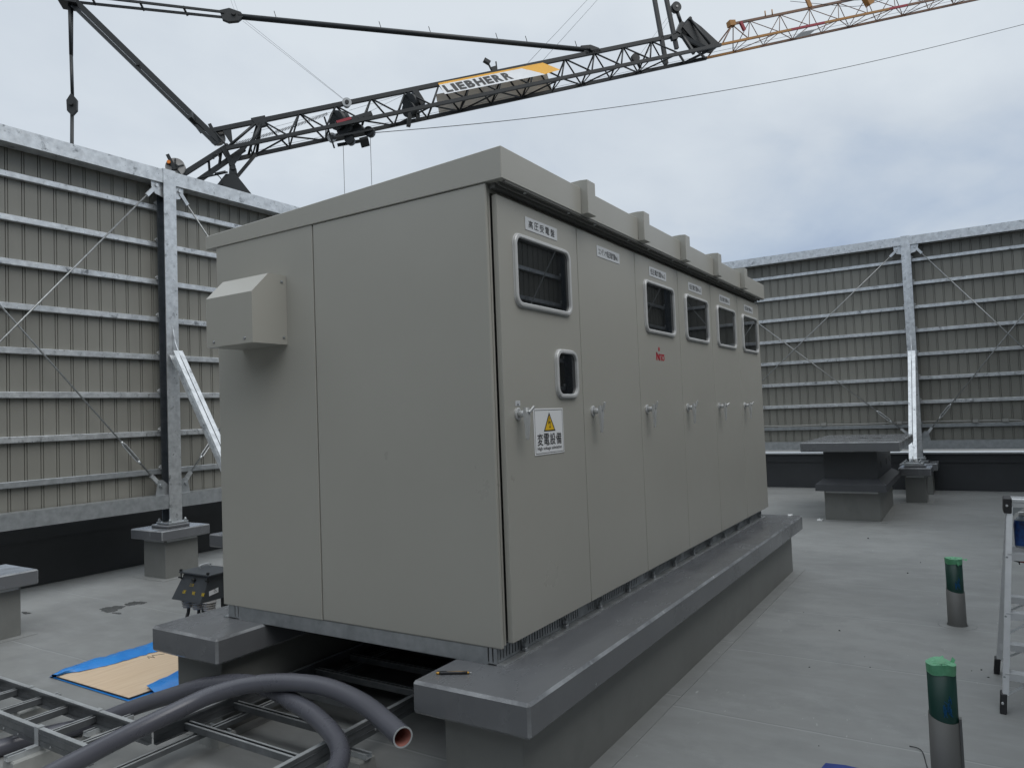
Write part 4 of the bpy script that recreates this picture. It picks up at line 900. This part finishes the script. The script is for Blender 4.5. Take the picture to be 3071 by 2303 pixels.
puddle(1.10, 5.28, .11, .16, 1.0, 'largest dark wet patch on the roof behind the plywood')
puddle(1.33, 5.27, .085, .13, 2.2, 'dark wet patch on the roof just behind the largest one')
puddle(1.03, 5.06, .03, .07, 4.0, 'small dark wet patch right of the largest one')
puddle(.64, 5.95, .035, .08, 5.0, 'small dark wet patch left of the largest one')

# conduit clipped along the far fence
CN = thing('electrical_conduit', (12.95, -.6, 1.285), 'thin grey conduit with junction boxes running along the low rail of the far fence', 'conduit')
mb = MB(); ys = [2.4, 1.8, 1.2, .73]; 
def run(p): 
    mb = MB(); mb.tube(smooth(p, 5), .013, 8); mb.build('tube', M['conduitgrey'], CN)
X = 13.03
run([(X, 5.9, 1.29), (X, 3.2, 1.295), (X, 1.83, 1.283), (X, 1.2, 1.275), (X, .72, 1.287)]); run([(X, .64, 1.285), (X, 0, 1.28), (X, -.63, 1.292)]); run([(X, -.73, 1.290), (X, -1.3, 1.30), (X, -1.87, 1.293)]); run([(X, -1.97, 1.292), (X, -2.33, 1.290)]); run([(X, -2.42, 1.292), (X, -2.58, 1.285), (X, -2.68, 1.24), (X, -2.72, 1.1)])
for y in (.68, -.68, -1.92, -2.375):
    mb = MB(); mb.box(X-.025, X+.02, y-.047, y+.047, 1.262, 1.318, 0, .004); mb.build('junction_box', M['conduitgrey'], CN)

# ------------------------------------------------------------------ crane beyond the left fence
CO = Vector((15.57133, 15.03582, 12.01346)); CDx = Vector((.71119171, -.64585772, .27762233)); CS = Vector((.67228505, .74029239, 0)); CU = Vector((-.20552169, .18664134, .9606903))
def J(s, k, h): return tuple(CO + CDx*s + CS*k + CU*h)
footp = J(-4.9, .55, -2)
CR = thing('crane', (footp[0], footp[1], -14.0), 'dark tower crane behind the left fence, its lattice jib ending in an orange section', 'crane')
WD, HH = 1.1, .943
def seg(mb, a, b, r, n=6, mi=0): mb.tube([J(*a), J(*b)], r, n, mi)
def pl(mb, a, b, wd, ht, mi=0): mb.bar(J(*a), J(*b), wd, ht, up=tuple(CU), mi=mi)
# dark jib section
mb = MB(); pl(mb, (-5.0, .55, .90), (13.2, .55, HH-.02), .14, .14); jb = mb.build('top_chord', M['crane'], CR)
for k in (0, WD):
    mb = MB(); pl(mb, (-4.8, k, .03), (14.35, k, -.01), .115, .115); mb.build('bottom_chord', M['crane'], CR)
tops = [-3.42+1.265*i for i in range(13)]
mb = MB()
for t in tops:
    for k in (0, WD):
        seg(mb, (t, .55, HH-.05), (t-.632, k, .02), .033); seg(mb, (t, .55, HH-.05), (t+.632, k, .02), .033)
for i, t in enumerate(tops):
    a = t-.632; seg(mb, (a, 0, 0), (a, WD, 0), .022)
    if i % 2: seg(mb, (a, 0, 0), (a+1.265, WD, 0), .03)
    else: seg(mb, (a, WD, 0), (a+1.265, 0, 0), .03)
mb.build('lattice_bracing', M['crane'], CR)
mb = MB(); seg(mb, (-3.9, WD*.9, .12), (13.9, WD*.9, .08), .006, 4); seg(mb, (-3.9, .5, .55), (-.9, .5, .70), .005, 4); seg(mb, (-.5, .5, .62), (1.6, .5, .80), .005, 4); seg(mb, (-.2, .5, .35), (1.5, .5, .75), .005, 4); mb.build('trolley_rope', M['rope'], CR)
mb = MB(); cpts = []                              # coiled cable along the first bays
for i in range(260):
    u = i/259; s = -4.55+3.3*u; h = .30+.36*u-.05*math.sin(math.pi*u); a = i*1.57; r = .055; cpts.append(J(s, .5+r*math.cos(a), h+r*math.sin(a)))
mb.tube(cpts, .008, 4); mb.build('coiled_cable', M['crane'], CR)
mb = MB(); mb.prism([J(-3.75, .46, 1.02), J(-3.28, .46, 1.02), J(-3.28, .46, .70), J(-3.62, .46, .68)], tuple(CS*.18)); mb.build('root_plate', M['crane'], CR); mb = MB(); mb.prism([J(-4.75, .5, .86), J(-4.45, .5, .88), J(-4.55, .5, .38), J(-4.62, .5, .38)], tuple(CS*.1)); mb.build('root_bracket', M['crane'], CR)
# jib foot, tower head and slewing frame
mb = MB()
seg(mb, (-3.55, .55, .9), (-4.75, .1, .1), .055); seg(mb, (-3.55, .55, .9), (-4.2, 1.0, .0), .045); seg(mb, (-5.0, .55, .9), (-4.75, .1, .1), .03)
seg(mb, (-3.45, .55, .88), (-3.95, 0, .05), .05); seg(mb, (-3.45, .55, .88), (-3.9, WD, .05), .05)
pl(mb, (-4.17, .35, .16), (-4.85, .35, -.42), .10, .14); pl(mb, (-3.95, .95, -.02), (-4.85, .75, -.75), .08, .11); pl(mb, (-3.9, WD, 0), (-4.75, .75, -.12), .08, .10)
mb.build('jib_root', M['crane'], CR)
mb = MB()
for k in (.36, .70):
    mb.prism([J(-4.98, k, .24), J(-4.78, k, .24), J(-4.74, k, -.15), J(-4.70, k, -.45), J(-4.74, k, -.70), J(-4.98, k, -.66), J(-4.90, k, -.45), J(-4.88, k, -.15)], tuple(CS*.05))
    mb.prism([J(-5.08, k, -.64), J(-4.78, k, -.70), J(-4.50, k, -1.45), J(-5.80, k, -1.20)], tuple(CS*.05))
mb.tube([J(-4.80, .3, -.50), J(-4.80, .80, -.50)], .075, 12); mb.build('tower_head', M['crane'], CR)
for a_, b_, k in (((-4.70, .28), (-6.85, -.52), .45), ((-4.25, .14), (-6.40, -.74), .66)):
    mb = MB(); pl(mb, (a_[0], k, a_[1]), (b_[0], k, b_[1]), .12, .15); mb.build('back_mast', M['crane'], CR)
mb = MB(); pl(mb, (-5.0, .45, .12), (-5.2, .66, -.25), .05, .08); pl(mb, (-5.45, .45, -.05), (-5.55, .66, -.38), .05, .08); mb.build('mast_link', M['crane'], CR)
mb = MB()
for s0, h0 in ((-5.20, -.10),):
    q = [J(s0-.10*math.cos(R(a)), .40, h0+.08+.08*math.sin(R(a))) for a in range(-40, 230, 30)]; mb.tube(q, .025, 6)
mb.build('hook_bracket', M['crane'], CR)
mb = MB(); seg(mb, (-5.95, .3, -.62), (-5.0, .3, -.62), .03); seg(mb, (-5.4, .3, -.60), (-5.05, .3, -.60), .05); mb.tube(smooth([J(-5.35, .3, -.62), J(-5.25, .3, -.80), J(-5.3, .3, -1.0)], 4), .018, 6); mb.build('hydraulic_ram', M['crane'], CR)
# tower below the jib, standing on the street
tx, ty = J(-5.0, .55, -1.3)[:2]; ztop = J(-4.9, .55, -1.2)[2]; mb = MB(); hw = .6
cs = [(tx+a*hw, ty+b*hw) for a, b in ((-1, -1), (1, -1), (1, 1), (-1, 1))]
for x, y in cs: mb.tube([(x, y, -12.9), (x, y, ztop-.8)], .06, 6)
z = -12.9
while z < ztop-2:
    for i in range(4):
        a, b = cs[i], cs[(i+1) % 4]; mb.tube([(*a, z), (*b, z+1.4)], .03, 5); mb.tube([(*a, z), (*b, z)], .03, 5)
    z += 1.4
for x, y in cs: mb.tube([(x, y, ztop-.8), (tx, ty, ztop-.1)], .06, 6)
mb.build('tower', M['crane'], CR)
mb = MB(); mb.box(tx-2.3, tx+2.3, ty-2.3, ty+2.3, -14.0, -12.9, 0, .1); mb.build('undercarriage', M['crane'], CR)
# upper strut, pendants and ties
mb = MB()
pl(mb, (-7.92, .5, 5.98), (-4.94, .5, .48), .14, .165); pl(mb, (-8.06, .5, 5.90), (-5.08, .5, .41), .14, .095)
pl(mb, (-6.6, .4, 3.42), (-6.6, .7, 3.42), .1, .1); pl(mb, (-5.55, .3, 1.45), (-5.35, .8, 1.08), .12, .30)
mb.prism([J(-8.25, .25, 5.75), J(-7.75, .25, 5.55), J(-7.70, .25, 6.1), J(-8.2, .25, 6.2)], tuple(CS*.6)); mb.build('upper_strut', M['crane'], CR)
for k in (.42, .68):
    mb = MB(); seg(mb, (-7.94, k, 5.75), (-8.42, .55+(k-.55)*.3, 4.10), .045); seg(mb, (-8.42, .55+(k-.55)*.3, 4.10), (-8.78, .55+(k-.55)*.2, 2.78), .042); mb.build('rear_pendant', M['crane'], CR)
mb = MB(); seg(mb, (-8.86, .55, 2.55), (-9.75, .55, -.35), .055, 8); mb.prism([J(s, .48, h) for s, h in ((-8.76, 2.92), (-8.66, 2.68), (-8.76, 2.36), (-8.95, 2.22), (-9.04, 2.40), (-8.96, 2.72))], tuple(CS*.14)); mb.tube([J(-8.86, .40, 2.58), J(-8.86, .70, 2.58)], .07, 10); mb.build('rear_tie', M['crane'], CR)
for dh in (0.0, .16):
    mb = MB(); pl(mb, (-7.75, .45+dh, 5.92-dh), (-3.50, .45+dh*.5, 4.62-dh*.9), .05, .075); mb.build('front_pendant', M['crane'], CR)
mb = MB()
for s in (-7.3, -5.95, -4.7):
    h = 5.92-(s+7.75)*.3059; pl(mb, (s, .45, h+.05), (s+.05, .6, h-.22), .06, .05)
mb.prism([J(s, .46, h) for s, h in ((-3.62, 4.72), (-3.30, 4.74), (-2.98, 4.55), (-2.92, 4.40), (-3.15, 4.28), (-3.45, 4.30), (-3.62, 4.42))], tuple(CS*.16)); mb.tube([J(-3.22, .40, 4.53), J(-3.22, .68, 4.53)], .07, 10)
mb.build('pendant_link', M['crane'], CR)
mb = MB(); seg(mb, (-3.1, .55, 4.46), (9.1, .55, 1.02), .095, 10); mb.prism([J(s, .48, h) for s, h in ((8.75, 1.24), (9.15, 1.20), (9.45, 1.02), (9.5, .86), (8.85, .86))], tuple(CS*.14)); mb.tube([J(9.12, .40, 1.02), J(9.12, .70, 1.02)], .08, 10)
for s in (-1.9, 1.5, 3.2, 5.6, 6.7, 8.6): h = 4.46-(s+3.1)*.2820; seg(mb, (s, .55, h), (s, .55, h+.32), .014, 4)
mb.build('jib_tie_bar', M['crane'], CR)
# trolley with winch gear
mb = MB(); mb.tube([J(-1.06, .38, .34), J(-.78, .62, .34)], .33, 20); mb.tube([J(-.92, .38, .02), J(-.66, .62, .02)], .30, 18)
pl(mb, (-1.15, .1, .10), (.15, .1, .22), .08, .15); pl(mb, (-1.35, .4, -.26), (.05, .4, -.28), .4, .07); pl(mb, (-1.2, .9, -.32), (-.2, .9, -.36), .08, .10)
mb.tube([J(-.50, .25, -.12), J(-.36, .5, -.12)], .19, 16); mb.tube([J(-.12, .3, -.28), J(.0, .55, -.28)], .17, 16); mb.tube([J(-.85, .3, -.40), J(-.75, .6, -.40)], .16, 14)
pl(mb, (-.35, .3, -.48), (-.30, .7, -.62), .3, .1); pl(mb, (-1.42, .3, .5), (-1.42, .3, -.6), .05, .06); mb.build('trolley', M['crane'], CR)
mb = MB(); pl(mb, (-1.12, .02, .13), (-.60, .02, .165), .06, .09); mb.build('trolley_stop', M['red'], CR)
mb = MB()
for s, h in ((-.52, .84), (-1.38, -.22)):
    mb = MB(); mb.tube([J(s, .30, h), J(s, .36, h)], .16, 16); mb.tube([J(s, .26, h), J(s, .30, h)], .07, 12, 1); mb.tube([J(s, .36, h), J(s, .55, h)], .12, 14); mb.build('guide_roller', [M['galvrod'], M['crane']], CR)
mb = MB(); mb.tube([J(1.62, .45, .48), J(1.84, .65, .48)], .29, 24); mb.tube([J(1.50, .45, .22), J(1.72, .65, .22)], .27, 20); pl(mb, (1.95, .55, .85), (2.1, .55, .3), .3, .2); pl(mb, (1.55, .5, .1), (1.35, .5, -.34), .2, .14); pl(mb, (1.88, .5, .3), (1.75, .5, -.2), .15, .13); mb.build('hoist_sheave', M['crane'], CR)
# work lamp, mast posts and jib head
mb = MB(); seg(mb, (5.02, .55, .95), (4.96, .55, 1.28), .035); seg(mb, (5.20, .55, .95), (5.27, .55, 1.30), .03); pl(mb, (5.0, .55, 1.05), (5.22, .55, 1.07), .06, .16); pl(mb, (4.82, .5, 1.43), (5.0, .5, 1.26), .18, .12); mb.build('work_lamp', M['crane'], CR)
for a, b in (((12.10, .55, -.10), (12.58, .55, 3.4)), ((12.76, .55, .40), (13.08, .55, 3.4))):
    mb = MB(); pl(mb, a, b, .14, .14); mb.build('upright_post', M['crane'], CR)
mb = MB(); seg(mb, (13.30, .55, 1.30), (13.27, .55, 1.90), .07); mb.tube([J(13.27, .45, 2.0), J(13.27, .65, 2.0)], .20, 16); mb.tube([J(13.27, .43, 2.0), J(13.27, .45, 2.0)], .05, 8, 1); mb.build('head_sheave', [M['crane'], M['disc']], CR)
mb = MB(); seg(mb, (10.95, .55, -.05), (10.88, .55, .30), .06); mb.tube([J(10.86, .48, .38), J(10.86, .62, .38)], .17, 14); mb.build('lower_sheave', M['crane'], CR)
mb = MB()
mb.prism([J(s, .36, h) for s, h in ((13.18, 1.12), (13.60, 1.42), (14.0, 1.0), (14.62, .16), (14.35, .02), (13.75, .22), (13.45, .62))], tuple(CS*.07)); mb.prism([J(s, .70, h) for s, h in ((13.18, 1.12), (13.60, 1.42), (14.0, 1.0), (14.62, .16), (14.35, .02), (13.75, .22), (13.45, .62))], tuple(CS*.07))
mb.prism([J(13.55, .43, .95), J(14.15, .43, .38), J(14.15, .70, .38), J(13.55, .70, .95)], tuple(CU*.05)); mb.tube([J(13.60, .30, 1.38), J(13.60, .84, 1.38)], .07, 10); seg(mb, (13.60, .34, 1.38), (13.95, .10, .15), .05)
pl(mb, (13.1, .55, .9), (13.9, .3, .05), .12, .14); pl(mb, (13.15, .55, .95), (13.2, .2, -.05), .10, .12); pl(mb, (12.4, 0, 0), (13.3, WD, .0), .08, .08); pl(mb, (13.2, 0, 0), (14.3, WD, 0), .08, .08); pl(mb, (13.3, WD, 0), (14.3, 0, 0), .08, .08); pl(mb, (13.0, .55, .98), (13.35, .55, 1.35), .2, .2)
mb.box(*(0, 0, 0, 0, 0, 0)) if False else None
mb.build('jib_head', M['crane'], CR)
mb = MB(); pl(mb, (12.55, .4, .78), (12.80, .4, .80), .16, .18); mb.build('switch_box', M['crane'], CR)
# orange outer section
mb = MB(); pl(mb, (15.45, .55, .92), (31, .55, .94), .09, .09); mb.build('outer_top_chord', M['brown'], CR)
mb = MB(); pl(mb, (14.35, 0, 0), (17.75, 0, 0), .085, .085); pl(mb, (17.751, 0, 0), (19.45, 0, 0), .087, .087, 1); pl(mb, (19.451, 0, 0), (22.9, 0, 0), .085, .085); pl(mb, (22.901, 0, 0), (23.9, 0, 0), .087, .087, 1); pl(mb, (23.901, 0, 0), (31, 0, 0), .085, .085, 2); mb.build('outer_bottom_chord', [M['orange'], M['red'], M['brown']], CR)
mb = MB(); pl(mb, (14.35, WD, 0), (17.0, WD, 0), .085, .085); pl(mb, (17.001, WD, 0), (31, WD, 0), .085, .085, 1); mb.build('outer_bottom_chord', [M['orange'], M['brown']], CR)
mb = MB(); ot = [16.43+1.52*i for i in range(9)]
for t in ot:
    for k in (0, WD): seg(mb, (t, .55, .9), (t-.76, k, .02), .017, 5); seg(mb, (t, .55, .9), (t+.76, k, .02), .017, 5)
for i, t in enumerate(ot):
    a = t-.76; seg(mb, (a, 0, 0), (a, WD, 0), .015, 5)
    if i % 2: seg(mb, (a, 0, 0), (a+1.52, WD, 0), .018, 5)
    else: seg(mb, (a, WD, 0), (a+1.52, 0, 0), .018, 5)
for k in (0, WD): seg(mb, (15.55, .55, .88), (14.45, k, .04), .03, 5); seg(mb, (15.6, .55, .85), (15.67, k, .02), .022, 5)
mb.build('outer_lattice_bracing', M['brown'], CR)
OM = [M['orange'], M['red'], M['crane']]
mb = MB(); mb.prism([J(15.42, .42, 1.06), J(15.68, .42, 1.02), J(15.66, .42, .82), J(15.40, .42, .84)], tuple(CS*.26)); mb.build('end_lug', OM, CR)
mb = MB(); pl(mb, (15.95, .5, .92), (16.02, .5, .55), .1, .12, 1); mb.build('red_fitting', OM, CR)
mb = MB(); pl(mb, (19.5, .5, .95), (19.45, .5, 1.32), .07, .18); mb.build('rope_bracket', OM, CR)
for s in (17.2, 17.55):
    mb = MB(); seg(mb, (s, .5, .95), (s+.05, .5, 1.16), .025); mb.build('safety_post', OM, CR)
mb = MB(); pl(mb, (22.2, .3, .95), (22.35, .3, .45), .25, .3); mb.tube([J(22.6, .2, .75), J(22.6, .6, .75)], .15, 12, 2); mb.build('outer_sheave', OM, CR)
mb = MB(); mb.tube([J(23.9, .3, .75), J(23.9, .6, .75)], .13, 12, 2); mb.build('outer_sheave', OM, CR)
mb = MB(); mb.tube(smooth([J(18.6, .5, 1.35), J(20.2, .5, .95), J(22, .5, .55), J(24.2, .5, .72), J(27, .5, 1.0)], 6), .012, 4); mb.tube(smooth([J(19.7, .5, 1.35), J(21.5, .5, .9), J(23, .5, .78), J(25, .5, .95)], 6), .012, 4); seg(mb, (14.5, .9, .1), (30, .9, .1), .007, 4); mb.build('outer_rope', M['rope'], CR)
mb = MB(); mb.prism([J(18.55, .35, -.06), J(19.35, .35, -.06), J(19.35, .85, -.06), J(18.55, .85, -.06)], tuple(CU*.02)); mb.text('No.2', J(19.25, .80, -.062), tuple(-CDx), tuple(-CS), .6, .35, 1, .02) if False else None; mb.build('number_board', [M['white'], M['ink']], CR)
# hanging and guy ropes
mb = MB(); a = J(-1.04, .5, -.4); mb.tube([a, (a[0], a[1], 1.0)], .012, 4); a = J(-.07, .5, -.4); mb.tube([a, (a[0], a[1], 1.0)], .012, 4); mb.build('hoist_rope', M['rope'], CR)
mb = MB()
for o in (0, .16):
    seg(mb, (-3.18+o*.6, .5+o*.2, 5.6), (-3.15+o*.6, .5, 4.55), .004, 4); seg(mb, (-3.0+o*.6, .5, 4.25), (-.60+o*.3, .5, 1.06-o*.2), .0045, 4)
    seg(mb, (6.45+o*4, .5, 1.0), (10.0+o*3.2, .5, 3.15), .006, 4); seg(mb, (11.0+o*2, .5, .4), (13.2+o, .5, 2.0), .005, 4)
mb.build('stay_rope', M['rope'], CR)
mb = MB(); mb.tube(smooth([J(0.0, .5, -.30), J(4.72, .5, -.89), J(10.17, .5, -1.38), J(14.8, .5, -1.66), J(19.4, .5, -1.83), J(25, .5, -1.86), J(31, .5, -1.78)], 6), .014, 5); mb.build('pull_rope', M['rope'], CR)
for s, h, am in ((-4.97, .76, False), (-6.50, -.10, True)):
    kk = .42 if not am else 0; rr = .26 if not am else .30; J0 = J
    def J(s_, k_, h_, kk=kk): return J0(s_, k_+kk, h_)
    mb = MB(); mb.tube([J(s, .3, h), J(s, .5, h)], rr, 24); mb.tube([J(s, .27, h), J(s, .3, h)], .10, 14, 1); mb.bar(J(s-.02, .24, h-.1), J(s-.10, .24, h+.42), .06, .11, up=tuple(CU), mi=1)
    for k in range(5): a = k*1.2566; mb.bar(J(s, .285, h), J(s+.9*rr*math.cos(a), .285, h+.9*rr*math.sin(a)), .03, .04, up=tuple(CU), mi=1)
    if am: mb.tube([J(s-.13, .15, h+.16), J(s-.13, .24, h+.16)], .055, 12, 2)
    J = J0; mb.build('cable_reel', [M['disc'], M['crane'], M['amber']], CR)

# banners lashed to the jib, one on each side face
nf = Vector((0, -HH, .55)).normalized()          # outward normal of the near side face in jib axes (s, k, h)
E1 = Vector((0, .55, HH)).normalized()
def NF(s, t, o=.07):
    """point on the near side face: s along the jib, t up the face (0..1), o proud of it"""
    q = Vector((s, .55*t, HH*t)) + nf*o; return J(*q)
def tt(h): return h/HH
mb = MB()
mb.poly([NF(2.86, tt(.88)), NF(7.0, tt(.84)), NF(7.45, tt(.34)), NF(6.76, tt(.28)), NF(6.10, tt(.77)), NF(2.86, tt(.79))], 1)
nx, ny = 16, 4; g_ = []
for i in range(nx+1):
    row = []
    for j in range(ny+1):
        s = 2.86+(6.12-2.86)*i/nx + (0.65*(1-j/ny)*(i/nx)); h0 = .32-(.05)*i/nx; h1 = .789-.015*i/nx
        row.append(mb.V(NF(s+.02*(1-j/ny), tt(h0+(h1-h0)*j/ny), .07+(.014*math.sin(s*5)*(1-j/ny) if i > 10 else 0)*math.sin(math.pi*j/ny))))
    g_.append(row)
for i in range(nx):
    for j in range(ny): mb.bm.faces.new((g_[i][j], g_[i+1][j], g_[i+1][j+1], g_[i][j+1])).material_index = 0
xd = Vector(NF(1, 0, 0))-Vector(NF(0, 0, 0)); yd = (Vector(NF(0, 1, 0))-Vector(NF(0, 0, 0))).normalized()
fh = (Vector(NF(0, 1, 0))-Vector(NF(0, 0, 0))).length
wdt = {'L': .98, 'I': .60, 'E': 1.0, 'H': 1.22, 'B': 1.1, 'R': 1.18}
word = 'LIEBHERR'; tot = sum(wdt[c] for c in word); S0, S1 = 2.97, 5.62; cur = S0
for c in word:
    sc_ = (S1-S0)/tot
    yv = Vector(NF(-.06, tt(.365), 0))-Vector(NF(0, 0, 0)); mb.text(c, NF(cur+.02, tt(.365), .077), tuple(xd), tuple(yv), wdt[c]*sc_-.055, 1.0, 2, .055 if c != 'I' else .05)
    cur += wdt[c]*sc_
bmesh.ops.triangulate(mb.bm, faces=[f for f in mb.bm.faces if len(f.verts) > 4])
ctr = NF(5.0, .5)
single(mb, 'banner', [M['bannerwhite'], M['banneryellow'], M['ink']], ctr, 'white and yellow banner with bold black lettering on the crane jib', 'banner')
mb = MB()
def FF(s, t, o=.05): return J(s, WD-.55*t+o, HH*t)
mb.hexa([FF(2.75, .70, .05), FF(7.2, .66, .05), FF(7.35, .08, .05), FF(2.75, .10, .05), FF(2.75, .70, .055), FF(7.2, .66, .055), FF(7.35, .08, .055), FF(2.75, .10, .055)])
single(mb, 'banner', M['bannerback'], FF(5, .4), 'greyish reverse of the second banner on the far side of the crane jib', 'banner')
